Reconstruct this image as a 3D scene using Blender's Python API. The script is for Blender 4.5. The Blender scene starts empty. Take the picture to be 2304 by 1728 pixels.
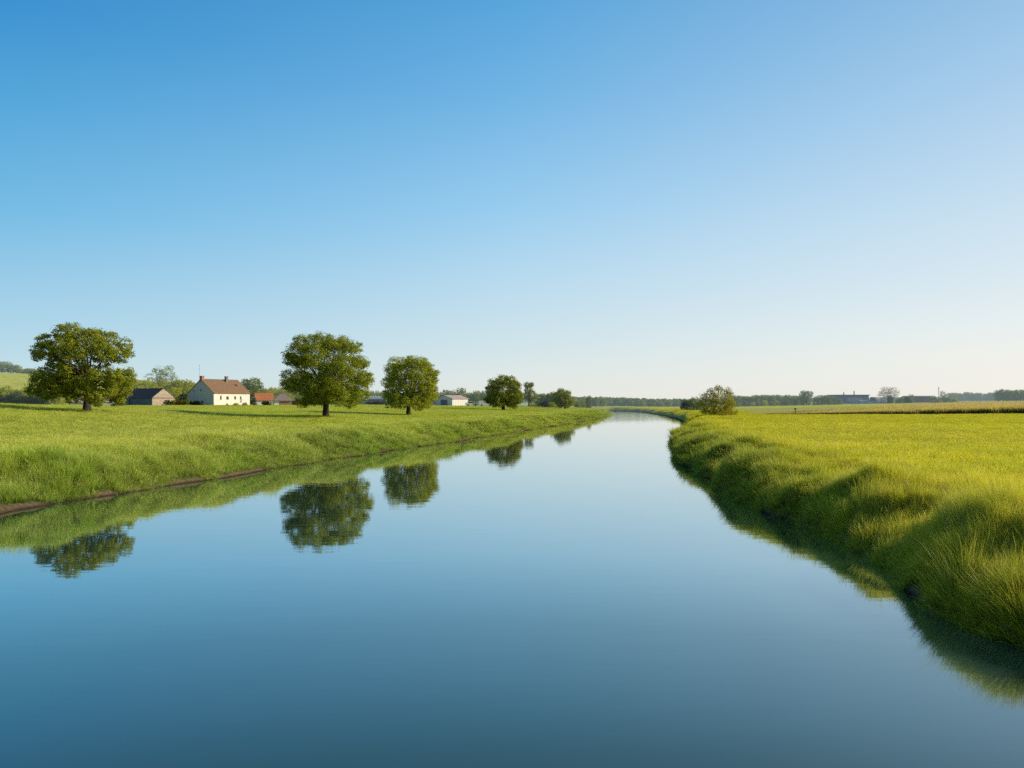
import bpy, math, random
import numpy as np

random.seed(7)
RNG = np.random.default_rng(11)
SC = bpy.context.scene
COL = SC.collection
F, CX, HY, H = 1792.0, 1152.0, 903.0, 5.0      # lens constants of the view and eye height over the water

# ----------------------------------------------------------------------------- helpers
def wx(px, D): return (px - CX) / F * D
def wz(py, D): return H - (py - HY) / F * D

def tag(o, label=None, cat=None, group=None, kind=None):
    if label: o['label'] = label
    if cat: o['category'] = cat
    if group: o['group'] = group
    if kind: o['kind'] = kind
    return o

def empty(name, loc, rz=0.0):
    o = bpy.data.objects.new(name, None); COL.objects.link(o)
    o.empty_display_size = 0.3
    o.location = loc; o.rotation_euler = (0, 0, rz)
    return o

def mesh_np(name, V, Fa, mat=None, smooth=False, attrs=None):
    V = np.asarray(V, dtype=np.float32).reshape(-1, 3); Fa = np.asarray(Fa, dtype=np.int32)
    me = bpy.data.meshes.new(name)
    me.vertices.add(len(V)); me.vertices.foreach_set('co', V.ravel())
    if len(Fa):
        n, k = Fa.shape
        me.loops.add(n * k); me.loops.foreach_set('vertex_index', Fa.ravel())
        me.polygons.add(n)
        me.polygons.foreach_set('loop_start', np.arange(0, n * k, k, dtype=np.int32))
        if smooth: me.polygons.foreach_set('use_smooth', np.ones(n, dtype=bool))
    for an, (ty, arr) in (attrs or {}).items():
        a = me.attributes.new(an, ty, 'POINT')
        a.data.foreach_set('vector' if ty == 'FLOAT_VECTOR' else 'value', np.asarray(arr).ravel())
    me.update(calc_edges=True); me.validate()
    if mat: me.materials.append(mat)
    return me

def link(name, me, parent=None, loc=None):
    o = bpy.data.objects.new(name, me); COL.objects.link(o)
    if parent: o.parent = parent
    if loc is not None: o.location = loc
    return o

class MB:
    """collects boxes, polygons and tubes, built as one mesh"""
    def __init__(s): s.v = []; s.f = []
    def poly(s, pts):
        i = len(s.v); s.v += [tuple(p) for p in pts]; s.f.append(tuple(range(i, i + len(pts)))); return s
    def hexa(s, p):      # 8 corners: 4 bottom ccw, 4 top ccw
        i = len(s.v); s.v += [tuple(q) for q in p]
        for f in ((3,2,1,0),(4,5,6,7),(0,1,5,4),(1,2,6,5),(2,3,7,6),(3,0,4,7)):
            s.f.append(tuple(i + k for k in f))
        return s
    def box(s, x0, x1, y0, y1, z0, z1):
        return s.hexa([(x0,y0,z0),(x1,y0,z0),(x1,y1,z0),(x0,y1,z0),(x0,y0,z1),(x1,y0,z1),(x1,y1,z1),(x0,y1,z1)])
    def prism(s, pts, d):   # planar polygon pts extruded by vector d
        n = len(pts); i = len(s.v)
        s.v += [tuple(p) for p in pts] + [tuple(a + b for a, b in zip(p, d)) for p in pts]
        s.f.append(tuple(i + k for k in range(n))[::-1]); s.f.append(tuple(i + n + k for k in range(n)))
        for k in range(n):
            s.f.append((i + k, i + (k + 1) % n, i + n + (k + 1) % n, i + n + k))
        return s
    def tube(s, path, radii, sides=8, cap=True):
        P = np.array(path, float); i0 = len(s.v); up = np.array([0.13, 0.31, 0.94])
        for k in range(len(P)):
            t = P[min(k + 1, len(P) - 1)] - P[max(k - 1, 0)]; t /= (np.linalg.norm(t) + 1e-9)
            a = np.cross(t, up if abs(t[2]) < .9 else (1.0, 0.0, 0.0)); a /= np.linalg.norm(a); b = np.cross(t, a)
            for j in range(sides):
                an = 2 * math.pi * j / sides
                s.v.append(tuple(P[k] + radii[k] * (math.cos(an) * a + math.sin(an) * b)))
        for k in range(len(P) - 1):
            for j in range(sides):
                a0 = i0 + k * sides + j; a1 = i0 + k * sides + (j + 1) % sides
                s.f.append((a0, a1, a1 + sides, a0 + sides))
        if cap:
            s.f.append(tuple(i0 + j for j in range(sides))[::-1])
            s.f.append(tuple(i0 + (len(P) - 1) * sides + j for j in range(sides)))
        return s
    def mesh(s, name, mat, smooth=False):
        me = bpy.data.meshes.new(name); me.from_pydata(s.v, [], s.f); me.update()
        import bmesh
        bm = bmesh.new(); bm.from_mesh(me); bmesh.ops.recalc_face_normals(bm, faces=bm.faces); bm.to_mesh(me); bm.free()
        if smooth:
            for p in me.polygons: p.use_smooth = True
        me.materials.append(mat); return me
    def build(s, name, mat, parent=None, loc=None, smooth=False):
        return link(name, s.mesh(name, mat, smooth), parent, loc)

# ------------------------------------------------------------------ numpy value noise
def _hash(ix, iy, seed):
    h = (ix.astype(np.int64) * 374761393 + iy.astype(np.int64) * 668265263 + seed * 2147483647) & 0xFFFFFFFF
    h = ((h ^ (h >> 13)) * 1274126177) & 0xFFFFFFFF
    return ((h ^ (h >> 16)) & 0xFFFF) / 65535.0
def vnoise(x, y, seed=0):
    x0 = np.floor(x); y0 = np.floor(y); fx = x - x0; fy = y - y0
    fx = fx * fx * fx * (fx * (fx * 6 - 15) + 10); fy = fy * fy * fy * (fy * (fy * 6 - 15) + 10)
    a = _hash(x0, y0, seed); b = _hash(x0 + 1, y0, seed); c = _hash(x0, y0 + 1, seed); d = _hash(x0 + 1, y0 + 1, seed)
    return (a * (1 - fx) + b * fx) * (1 - fy) + (c * (1 - fx) + d * fx) * fy
def fbm(x, y, seed=0, o=3):
    r = 0; amp = 1; t = 0
    for k in range(o):
        r = r + amp * vnoise(x * 2 ** k + 17.3 * k, y * 2 ** k - 9.1 * k, seed + k); t += amp; amp *= .5
    return r / t
def sstep(a, b, x):
    t = np.clip((x - a) / (b - a), 0, 1); return t * t * (3 - 2 * t)

# ------------------------------------------------------------------ river banks and terrain heights
def chaikin(P, n=2):
    P = np.array(P, float)
    for _ in range(n):
        Q = .75 * P[:-1] + .25 * P[1:]; R = .25 * P[:-1] + .75 * P[1:]
        P = np.vstack([P[:1], np.stack([Q, R], 1).reshape(-1, 2), P[-1:]])
    return P
LB = chaikin([(-27,-90),(-25,-20),(-23.6,15),(-22.8,35.4),(-20,45.7),(-16.7,63),(-10.3,86),(-.4,126),(8.9,163),(27,242),(37.8,305),(37,322),(25,338),(0,348),(-60,360),(-400,390)])
RB = chaikin([(14,-90),(12,-10),(11.2,10),(10.9,17),(10.7,21.6),(11.0,26.4),(11.2,34.5),(12.2,44.8),(12.6,52),(13.7,62),(15.4,74.7),(18.6,92),(24.3,115),(31.6,142),(39.5,176),(48.7,238),(55.5,299),(61.5,385),(57,416),(40,424),(0,432),(-60,440),(-400,470)])
RIVER = np.vstack([LB, RB[::-1]])
LEFT = np.vstack([LB, [(-9000, 390), (-9000, -90)]])

def inside(poly, x, y):
    r = np.zeros(x.shape, bool); n = len(poly)
    for i in range(n):
        x0, y0 = poly[i]; x1, y1 = poly[(i + 1) % n]
        if y0 == y1: continue
        c = ((y0 > y) != (y1 > y)) & (x < (x1 - x0) * (y - y0) / (y1 - y0) + x0)
        r ^= c
    return r
def pdist(P, x, y):
    best = np.full(x.shape, 1e12)
    for (x0, y0), (x1, y1) in zip(P[:-1], P[1:]):
        dx, dy = x1 - x0, y1 - y0; L = dx * dx + dy * dy + 1e-12
        t = np.clip(((x - x0) * dx + (y - y0) * dy) / L, 0, 1)
        best = np.minimum(best, (x - x0 - t * dx) ** 2 + (y - y0 - t * dy) ** 2)
    return np.sqrt(best)

def land(x, y):
    """height, signed distance to the water's edge, left mask"""
    x = np.asarray(x, float); y = np.asarray(y, float)
    riv = inside(RIVER, x, y); left = inside(LEFT, x, y)
    dl = pdist(LB, x, y); dr = pdist(RB, x, y)
    d = np.where(riv, -np.minimum(dl, dr), np.where(left, dl, dr))
    wob = (fbm(x / 9, y / 9, 3, 3) - .5) * 2.4 + (fbm(x / 2.2, y / 2.2, 5, 2) - .5) * .7
    d = d + wob * np.exp(-np.abs(d) / 5)
    side = np.where(riv, dl < dr, left)
    zl = np.interp(d, [-8,-2,0,.5,1.2,2.5,4.5,8,12,17,35,60,95,150,400,900], [-1.6,-.7,0,.28,.85,1.4,1.8,2.2,2.42,2.62,3.25,3.55,3.85,3.95,4.2,4.5])
    zl = zl + (1 - sstep(-46, -30, x) * 1.0) * (.75 + .5 * (1 - sstep(-62, -46, x))) * np.exp(-((y - 86) / 24) ** 2) * sstep(8, 20, d) + .38 * np.exp(-((x + 23.4) ** 2 + (y - 100) ** 2) / 9.0 ** 2)
    zr = np.interp(d, [-8,-2,0,.3,.8,1.8,3.5,6,12,60,200], [-1.6,-.8,0,.30,.72,1.1,1.45,1.7,1.95,2.15,2.2])
    farz = np.interp(x, [-50, 60, 100, 213, 290, 700], [2.2, 1.9, 1.5, 3.9, 5.0, 6.5])
    zr = np.where(d > 0, zr + (np.minimum(1, d / 30)) * (farz - zr) * sstep(185, 430, y), zr)
    # mounds and hollows of the banks
    m = (fbm(x / 4.2, y / 4.2, 21, 4) - .5)
    bump = np.where(side, .9, 1.05) * np.exp(-((d - 2.6) / 3.3) ** 2) * m * 2 * sstep(0, 1.2, d)
    bump = bump + np.where(side, .22, .40) * np.exp(-((d - 2.4) / 2.4) ** 2) * (fbm(x / 1.6, y / 1.6, 23, 2) - .5) * 2 * sstep(0, .9, d) * (1 - sstep(70, 120, y))
    bump = bump + .25 * np.exp(-((x - 12.7) ** 2 + (y - 22) ** 2) / 2.6) - .5 * np.exp(-((x - 15) ** 2 + (y - 27) ** 2) / 5)
    bump = bump + .20 * (fbm(x / 14, y / 14, 31, 2) - .5) * sstep(2, 10, d)
    z = np.where(side, zl, zr) + np.where(d > 0, bump, 0)
    return z, d, side
def hill_h(x, y):
    crest = np.interp(x, [-700,-400,-257,-238,-190,-161,-123], [22, 21, 19.4, 18.4, 14.5, 9.5, 3.6])
    return 3.6 + (crest - 3.6) * sstep(285, 400, y) * (1 - sstep(600, 800, y))
def gz(x, y):
    a = np.array([float(x)]); b = np.array([float(y)])
    z = land(a, b)[0][0]
    if -700 < x < -115 and 270 < y < 820: z = max(z, hill_h(a, b)[0])
    return float(z)

# ------------------------------------------------------------------ node helpers
def new_mat(name):
    m = bpy.data.materials.new(name); m.use_nodes = True; nt = m.node_tree
    nt.nodes.clear(); return m, nt
def N(nt, ty, **kw):
    n = nt.nodes.new(ty)
    for k, v in kw.items():
        if k.startswith('i_'):
            key = k[2:]; key = int(key) if key.isdigit() else key
            n.inputs[key].default_value = v
        else: setattr(n, k, v)
    return n
def L(nt, a, b): nt.links.new(a, b)
def mixc(nt, fac, a, b, mode='MIX'):
    n = nt.nodes.new('ShaderNodeMix'); n.data_type = 'RGBA'; n.blend_type = mode
    for s, v in ((n.inputs[0], fac), (n.inputs[6], a), (n.inputs[7], b)):
        if isinstance(v, bpy.types.NodeSocket): L(nt, v, s)
        elif isinstance(v, (int, float)): s.default_value = v
        else: s.default_value = (*v, 1)
    return n.outputs[2]
def math_(nt, op, a, b=None, clamp=False):
    n = nt.nodes.new('ShaderNodeMath'); n.operation = op; n.use_clamp = clamp
    for s, v in zip(n.inputs, (a, b)):
        if v is None: continue
        if isinstance(v, bpy.types.NodeSocket): L(nt, v, s)
        else: s.default_value = v
    return n.outputs[0]
def ramp(nt, fac, stops, interp='LINEAR'):
    n = nt.nodes.new('ShaderNodeValToRGB'); cr = n.color_ramp; cr.interpolation = interp
    while len(cr.elements) < len(stops): cr.elements.new(.5)
    for e, (p, c) in zip(cr.elements, stops): e.position = p; e.color = (*c, 1)
    L(nt, fac, n.inputs[0]); return n.outputs[0]
def noise(nt, scale, detail=3, vec=None, rough=.5):
    n = N(nt, 'ShaderNodeTexNoise'); n.inputs['Scale'].default_value = scale
    n.inputs['Detail'].default_value = detail; n.inputs['Roughness'].default_value = rough
    if vec is not None: L(nt, vec, n.inputs['Vector'])
    return n.outputs['Fac']
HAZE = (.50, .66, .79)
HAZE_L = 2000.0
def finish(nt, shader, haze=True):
    """distance haze painted into each surface as a glow: grows with distance from the world origin"""
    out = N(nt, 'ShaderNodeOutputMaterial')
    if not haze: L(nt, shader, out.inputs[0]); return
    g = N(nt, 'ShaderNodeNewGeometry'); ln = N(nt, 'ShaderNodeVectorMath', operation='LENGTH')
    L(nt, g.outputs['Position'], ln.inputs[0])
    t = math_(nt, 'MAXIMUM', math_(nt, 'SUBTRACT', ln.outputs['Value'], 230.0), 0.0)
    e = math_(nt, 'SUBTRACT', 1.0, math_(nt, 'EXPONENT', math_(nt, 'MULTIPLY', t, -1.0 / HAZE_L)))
    em = N(nt, 'ShaderNodeEmission'); em.inputs[0].default_value = (*HAZE, 1)  # haze put onto the surfaces as an emitted colour
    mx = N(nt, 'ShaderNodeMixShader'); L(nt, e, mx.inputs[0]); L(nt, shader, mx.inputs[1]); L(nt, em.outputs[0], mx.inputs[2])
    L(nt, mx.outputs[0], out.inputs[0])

def mat_leaf(name, dark, light, trans=.4, tint=(1.15, 1.05, .6)):
    m, nt = new_mat(name)
    g = N(nt, 'ShaderNodeNewGeometry'); oi = N(nt, 'ShaderNodeObjectInfo')
    f = math_(nt, 'ADD', math_(nt, 'MULTIPLY', g.outputs['Random Per Island'], .65), math_(nt, 'MULTIPLY', oi.outputs['Random'], .35))
    c = mixc(nt, f, dark, light)
    tc = N(nt, 'ShaderNodeTexCoord')
    nz = noise(nt, .9, 2, g.outputs['Position'])
    c = mixc(nt, math_(nt, 'MULTIPLY', nz, .3), c, tuple(.55 * a for a in dark), 'MIX')
    d = N(nt, 'ShaderNodeBsdfDiffuse'); L(nt, c, d.inputs[0])
    t = N(nt, 'ShaderNodeBsdfTranslucent'); L(nt, mixc(nt, 1.0, c, tint, 'MULTIPLY'), t.inputs[0])
    mx = N(nt, 'ShaderNodeMixShader'); mx.inputs[0].default_value = trans
    L(nt, d.outputs[0], mx.inputs[1]); L(nt, t.outputs[0], mx.inputs[2])
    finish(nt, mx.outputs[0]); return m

def mat_plain(name, col, rough=.8, var=.25, scale=3.0, col2=None, bump=0.0, metallic=0.0):
    m, nt = new_mat(name)
    tc = N(nt, 'ShaderNodeTexCoord')
    nz = noise(nt, scale, 5, tc.outputs['Object'], .6)
    c2 = col2 if col2 else tuple(max(0, a * (1 - var * 1.6)) for a in col)
    c = mixc(nt, ramp(nt, nz, [(.3, (0,0,0)), (.7, (1,1,1))]), c2, col)
    b = N(nt, 'ShaderNodeBsdfPrincipled'); L(nt, c, b.inputs['Base Color']); b.inputs['Roughness'].default_value = rough
    b.inputs['Metallic'].default_value = metallic
    b.inputs['Specular IOR Level'].default_value = .25
    if bump:
        bp = N(nt, 'ShaderNodeBump'); bp.inputs['Distance'].default_value = bump; L(nt, nz, bp.inputs['Height']); L(nt, bp.outputs[0], b.inputs['Normal'])
    finish(nt, b.outputs[0]); return m

def mat_tiles(name, a, b_, mortar, w=.28, h=.32):
    m, nt = new_mat(name)
    tc = N(nt, 'ShaderNodeTexCoord')
    br = N(nt, 'ShaderNodeTexBrick'); br.inputs['Scale'].default_value = 1.0
    br.inputs['Brick Width'].default_value = w; br.inputs['Row Height'].default_value = h; br.inputs['Mortar Size'].default_value = .02
    br.inputs['Color1'].default_value = (*a, 1); br.inputs['Color2'].default_value = (*b_, 1); br.inputs['Mortar'].default_value = (*mortar, 1)
    br.inputs['Bias'].default_value = 0.0
    uv = N(nt, 'ShaderNodeUVMap'); L(nt, uv.outputs[0], br.inputs['Vector'])
    nz = noise(nt, 1.3, 4, tc.outputs['Object'], .65)
    c = mixc(nt, ramp(nt, nz, [(.35, (0,0,0)), (.75, (.75,.75,.75))]), br.outputs['Color'], tuple(.55 * (x + y) / 2 for x, y in zip(a, (.25, .22, .16))))
    p = N(nt, 'ShaderNodeBsdfPrincipled'); L(nt, c, p.inputs['Base Color']); p.inputs['Roughness'].default_value = .85
    p.inputs['Specular IOR Level'].default_value = .2
    finish(nt, p.outputs[0]); return m

def mat_corrugated(name, col, period=.9):
    m, nt = new_mat(name)
    uv = N(nt, 'ShaderNodeUVMap'); sx = N(nt, 'ShaderNodeSeparateXYZ'); L(nt, uv.outputs[0], sx.inputs[0])
    s = math_(nt, 'SINE', math_(nt, 'MULTIPLY', sx.outputs[0], 2 * math.pi / period))
    f = ramp(nt, math_(nt, 'ADD', math_(nt, 'MULTIPLY', s, .5), .5), [(.15, (0,0,0)), (.4, (1,1,1))])
    tc = N(nt, 'ShaderNodeTexCoord'); nz = noise(nt, 1.1, 4, tc.outputs['Object'])
    c = mixc(nt, f, tuple(.72 * a for a in col), col); c = mixc(nt, math_(nt, 'MULTIPLY', nz, .35), c, tuple(a * b for a, b in zip(col, (.7, .62, .5))))
    p = N(nt, 'ShaderNodeBsdfPrincipled'); L(nt, c, p.inputs['Base Color']); p.inputs['Roughness'].default_value = .55
    finish(nt, p.outputs[0]); return m

# ------------------------------------------------------------------ materials
def make_ground_mat():
    m, nt = new_mat('meadow_ground')
    g = N(nt, 'ShaderNodeNewGeometry'); pos = g.outputs['Position']
    sp = N(nt, 'ShaderNodeSeparateXYZ'); L(nt, pos, sp.inputs[0])
    n1 = noise(nt, .035, 4, pos); n2 = noise(nt, .5, 5, pos, .65); n3 = noise(nt, 6.0, 4, pos, .7)
    at = N(nt, 'ShaderNodeAttribute', attribute_name='right'); fr = at.outputs['Fac']
    ta = N(nt, 'ShaderNodeAttribute', attribute_name='tan'); ft = ta.outputs['Fac']
    pa = N(nt, 'ShaderNodeAttribute', attribute_name='pale'); fp = pa.outputs['Fac']
    gl = mixc(nt, n1, (.30, .36, .03), (.42, .42, .05)); gr = mixc(nt, n1, (.55, .50, .012), (.68, .58, .018))
    c = mixc(nt, fr, gl, gr)
    da = N(nt, 'ShaderNodeAttribute', attribute_name='edge'); c = mixc(nt, da.outputs['Fac'], c, (.035, .05, .008))  # dark ground, with the far right bank's shade painted in
    c = mixc(nt, fp, c, (.60, .56, .16)); c = mixc(nt, ft, c, (.68, .46, .14))
    c = mixc(nt, ramp(nt, n2, [(.35, (.55,.55,.55)), (.65, (0,0,0))]), c, (.07, .11, .015))
    c = mixc(nt, math_(nt, 'MULTIPLY', n3, .35), c, (.05, .075, .012))
    zf = math_(nt, 'ADD', sp.outputs[2], math_(nt, 'MULTIPLY', math_(nt, 'SUBTRACT', n2, .5), -.7))
    soil = ramp(nt, n3, [(.3, (.06, .042, .024)), (.7, (.24, .17, .095))])
    c = mixc(nt, ramp(nt, zf, [(.10, (1,1,1)), (.36, (0,0,0))]), c, soil)
    c = mixc(nt, ramp(nt, sp.outputs[2], [(.02, (.85,.85,.85)), (.14, (0,0,0))]), c, (.022, .016, .010))      # wet at the water's edge
    b = N(nt, 'ShaderNodeBsdfDiffuse'); L(nt, c, b.inputs[0])
    bp = N(nt, 'ShaderNodeBump'); bp.inputs['Distance'].default_value = .08; bp.inputs['Strength'].default_value = .8
    L(nt, n3, bp.inputs['Height']); L(nt, bp.outputs[0], b.inputs['Normal'])
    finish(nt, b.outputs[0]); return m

def make_hill_mat():
    m, nt = new_mat('hillside_field')
    g = N(nt, 'ShaderNodeNewGeometry'); pos = g.outputs['Position']
    n1 = noise(nt, .03, 4, pos); n2 = noise(nt, .35, 5, pos, .7); n3 = noise(nt, 2.5, 3, pos, .7)
    c = mixc(nt, n1, (.52, .52, .05), (.68, .62, .08))
    c = mixc(nt, ramp(nt, n2, [(.35, (.8,.8,.8)), (.6, (0,0,0))]), c, (.26, .30, .04))
    c = mixc(nt, math_(nt, 'MULTIPLY', n3, .4), c, (.22, .26, .04))
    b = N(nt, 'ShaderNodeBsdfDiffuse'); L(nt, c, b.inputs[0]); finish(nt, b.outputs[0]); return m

def make_grass_mat(name, root, mid, tip, dry, pale_amt=.25, stops=(0, .4, 1), green=None):
    m, nt = new_mat(name)
    at = N(nt, 'ShaderNodeAttribute', attribute_name='h'); oi = N(nt, 'ShaderNodeObjectInfo')
    g = N(nt, 'ShaderNodeNewGeometry')
    n1 = noise(nt, .22, 3, g.outputs['Position'], .6); n0 = noise(nt, .04, 2, g.outputs['Position'])
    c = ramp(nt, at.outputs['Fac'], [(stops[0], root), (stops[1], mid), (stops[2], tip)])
    if green:
        ia = N(nt, 'ShaderNodeAttribute', attribute_name='bank'); ia.attribute_type = 'INSTANCER'
        c = mixc(nt, ia.outputs['Fac'], c, ramp(nt, at.outputs['Fac'], [(0, root), (.45, green[0]), (1, green[1])]))  # shade of the bank slopes put into the blades as darker green
    c = mixc(nt, ramp(nt, n1, [(.45, (0,0,0)), (.70, (.55,.55,.55))]), c, tuple(a * b for a, b in zip(mid, (.5, .72, .5))))
    c = mixc(nt, math_(nt, 'MULTIPLY', ramp(nt, n0, [(.4, (0,0,0)), (.7, (1,1,1))]), .35), c, mixc(nt, at.outputs['Fac'], mid, dry))
    dr = math_(nt, 'GREATER_THAN', g.outputs['Random Per Island'], 1 - pale_amt)
    c = mixc(nt, math_(nt, 'MULTIPLY', dr, at.outputs['Fac']), c, dry)
    hv = N(nt, 'ShaderNodeHueSaturation'); L(nt, c, hv.inputs['Color'])
    L(nt, math_(nt, 'ADD', math_(nt, 'MULTIPLY', oi.outputs['Random'], .35), .82), hv.inputs['Value'])
    c = hv.outputs[0]
    d = N(nt, 'ShaderNodeBsdfDiffuse'); L(nt, c, d.inputs[0])
    t = N(nt, 'ShaderNodeBsdfTranslucent'); L(nt, c, t.inputs[0])
    mx = N(nt, 'ShaderNodeMixShader'); mx.inputs[0].default_value = .5
    L(nt, d.outputs[0], mx.inputs[1]); L(nt, t.outputs[0], mx.inputs[2])
    gl = N(nt, 'ShaderNodeBsdfGlossy'); gl.inputs['Roughness'].default_value = .45; gl.inputs[0].default_value = (.9, .9, .8, 1)
    m2 = N(nt, 'ShaderNodeMixShader'); m2.inputs[0].default_value = .03
    L(nt, mx.outputs[0], m2.inputs[1]); L(nt, gl.outputs[0], m2.inputs[2])
    finish(nt, m2.outputs[0]); return m

def make_water_mat():
    m, nt = new_mat('river_water')
    g = N(nt, 'ShaderNodeNewGeometry')
    mp = N(nt, 'ShaderNodeMapping'); L(nt, g.outputs['Position'], mp.inputs[0]); mp.inputs['Scale'].default_value = (.28, 1.0, 1.0)
    n1 = noise(nt, 1.1, 2, mp.outputs[0]); n2 = noise(nt, 4.5, 2, mp.outputs[0])
    hgt = math_(nt, 'ADD', n1, math_(nt, 'MULTIPLY', n2, .22))
    patch = noise(nt, .03, 3, g.outputs['Position'])
    bp = N(nt, 'ShaderNodeBump'); bp.inputs['Strength'].default_value = 1.0; bp.inputs['Distance'].default_value = .0038
    sy = N(nt, 'ShaderNodeSeparateXYZ'); L(nt, g.outputs['Position'], sy.inputs[0])
    wind = math_(nt, 'MULTIPLY', math_(nt, 'DIVIDE', math_(nt, 'SUBTRACT', sy.outputs[1], 190.0), 110.0, True), 5.0)     # breeze on the far reach
    amp = math_(nt, 'ADD', math_(nt, 'ADD', patch, .35), wind)
    L(nt, math_(nt, 'MULTIPLY', hgt, amp), bp.inputs['Height'])
    body = N(nt, 'ShaderNodeBsdfDiffuse'); body.inputs[0].default_value = (.026, .060, .052, 1)
    gl = N(nt, 'ShaderNodeBsdfGlossy'); gl.inputs['Roughness'].default_value = .012; gl.inputs[0].default_value = (.87, .98, 1, 1)
    L(nt, bp.outputs[0], gl.inputs['Normal'])
    lw = N(nt, 'ShaderNodeLayerWeight'); lw.inputs[0].default_value = .5
    L(nt, ramp(nt, lw.outputs['Facing'], [(.80, (.87, .98, 1.0)), (.97, (1.0, 1.0, .99))]), gl.inputs['Color'])      # silty water: mirrors at a slant, shows its body from above
    fr = N(nt, 'ShaderNodeValToRGB'); cr = fr.color_ramp
    st = [(0, .03), (.52, .06), (.60, .17), (.66, .30), (.73, .43), (.81, .68), (.91, .84), (1, .97)]
    while len(cr.elements) < len(st): cr.elements.new(.5)
    for e, (p, v) in zip(cr.elements, st): e.position = p; e.color = (v, v, v, 1)
    L(nt, lw.outputs['Facing'], fr.inputs[0])
    mx = N(nt, 'ShaderNodeMixShader'); L(nt, fr.outputs[0], mx.inputs[0]); L(nt, body.outputs[0], mx.inputs[1]); L(nt, gl.outputs[0], mx.inputs[2])
    finish(nt, mx.outputs[0], haze=False); return m

M_GROUND = make_ground_mat(); M_HILL = make_hill_mat(); M_WATER = make_water_mat()
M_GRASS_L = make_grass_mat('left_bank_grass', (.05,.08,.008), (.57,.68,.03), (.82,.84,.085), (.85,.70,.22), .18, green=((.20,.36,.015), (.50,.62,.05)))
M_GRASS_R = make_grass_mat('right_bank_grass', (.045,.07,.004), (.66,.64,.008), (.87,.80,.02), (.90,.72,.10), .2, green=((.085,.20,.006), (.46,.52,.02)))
M_DRY = make_grass_mat('dry_stems', (.30,.24,.10), (.62,.50,.24), (.78,.62,.34), (.8,.66,.4), .3)
M_CROP = make_grass_mat('crop', (.035,.055,.012), (.07,.11,.02), (.85,.64,.13), (.85,.62,.18), .3, (0, .62, .85))  # lower stalks coloured dark to paint the crop's shaded side
M_OAK = mat_leaf('oak_leaves', (.17,.23,.028), (.64,.64,.05), .36)
M_OAKD = mat_leaf('dark_oak_leaves', (.12,.17,.025), (.48,.49,.04), .34)
M_OAKG = mat_leaf('round_tree_leaves', (.15,.20,.03), (.44,.43,.045), .30)
M_BG = mat_leaf('far_tree_leaves', (.11,.16,.03), (.42,.45,.055), .32)
M_BGY = mat_leaf('yellow_green_leaves', (.24,.29,.02), (.70,.66,.05), .42)
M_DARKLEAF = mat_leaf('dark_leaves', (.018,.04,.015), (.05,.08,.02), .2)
M_WILLOW = mat_leaf('willow_leaves', (.19,.20,.03), (.54,.49,.06), .40)
M_ORANGE = mat_leaf('orange_leaves', (.35,.13,.02), (.55,.25,.03), .3)
M_RUST = mat_leaf('rusty_leaves', (.14,.055,.02), (.22,.10,.03), .3)
M_BARE = mat_leaf('sparse_leaves', (.22,.20,.08), (.36,.31,.11), .3)
M_BLUEFIR = mat_leaf('blue_fir_needles', (.035,.075,.075), (.07,.12,.11), .15)
M_BARK = mat_plain('bark', (.075,.055,.038), .95, .4, 6, bump=.03)
M_BARKP = mat_plain('pale_bark', (.17,.14,.10), .95, .4, 6)

# ------------------------------------------------------------------ ground, hill, water
def build_ground():
    ys = list(np.arange(-80, 8, 2.0)); y = 8.0
    while y < 420: ys.append(y); y += max(.22, y * .0085)
    while y < 9000: ys.append(y); y *= 1.05
    ys = np.array(ys); nu = 560
    u = np.linspace(-1, 1, nu); u = np.sign(u) * np.abs(u) ** 1.15
    Wd = .95 * np.maximum(ys, 10) + 30
    X = u[None, :] * Wd[:, None]; Y = np.repeat(ys[:, None], nu, 1)
    z, d, left = land(X.ravel(), Y.ravel())
    xs, yy = X.ravel(), Y.ravel()
    z = z + np.where(d > .3, .12 * (fbm(xs / 1.6, yy / 1.6, 77, 2) - .5), 0)
    V = np.stack([xs, yy, z], 1)
    i = np.arange(len(ys) - 1)[:, None] * nu + np.arange(nu - 1)[None, :]
    Fq = np.stack([i, i + 1, i + nu + 1, i + nu], -1).reshape(-1, 4)
    right = (~left).astype(float)
    tan = right * sstep(168, 190, yy) * sstep(.41, .56, xs / np.maximum(yy, 1))
    pale = right * sstep(180, 215, yy + (fbm(xs / 20, yy / 20, 8) - .5) * 14)
    me = mesh_np('ground', V, Fq, M_GROUND, True, {'right': ('FLOAT', right), 'tan': ('FLOAT', tan), 'pale': ('FLOAT', pale), 'edge': ('FLOAT', np.maximum(1 - sstep(60, 130, yy) * sstep(2, 7, d), right * sstep(170, 200, yy) * (1 - sstep(1.8, 3.5, d))))})  # second edge term paints the shaded face of the far right bank
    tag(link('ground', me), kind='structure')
    hx = np.linspace(-700, -100, 121); hy = np.linspace(265, 820, 112)
    X, Y = np.meshgrid(hx, hy); zz = hill_h(X.ravel(), Y.ravel()) + .8 * (fbm(X.ravel() / 30, Y.ravel() / 30, 4) - .5) * sstep(300, 360, Y.ravel())
    n = len(hx); i = np.arange(len(hy) - 1)[:, None] * n + np.arange(n - 1)[None, :]
    me = mesh_np('hill', np.stack([X.ravel(), Y.ravel(), zz], 1), np.stack([i, i + 1, i + n + 1, i + n], -1).reshape(-1, 4), M_HILL, True)
    tag(link('hill', me), kind='structure')
    w = MB(); w.poly([(-420, -85, 0), (90, -85, 0), (90, 480, 0), (-420, 480, 0)])
    tag(w.build('water', M_WATER), kind='structure')
build_ground()

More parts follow.
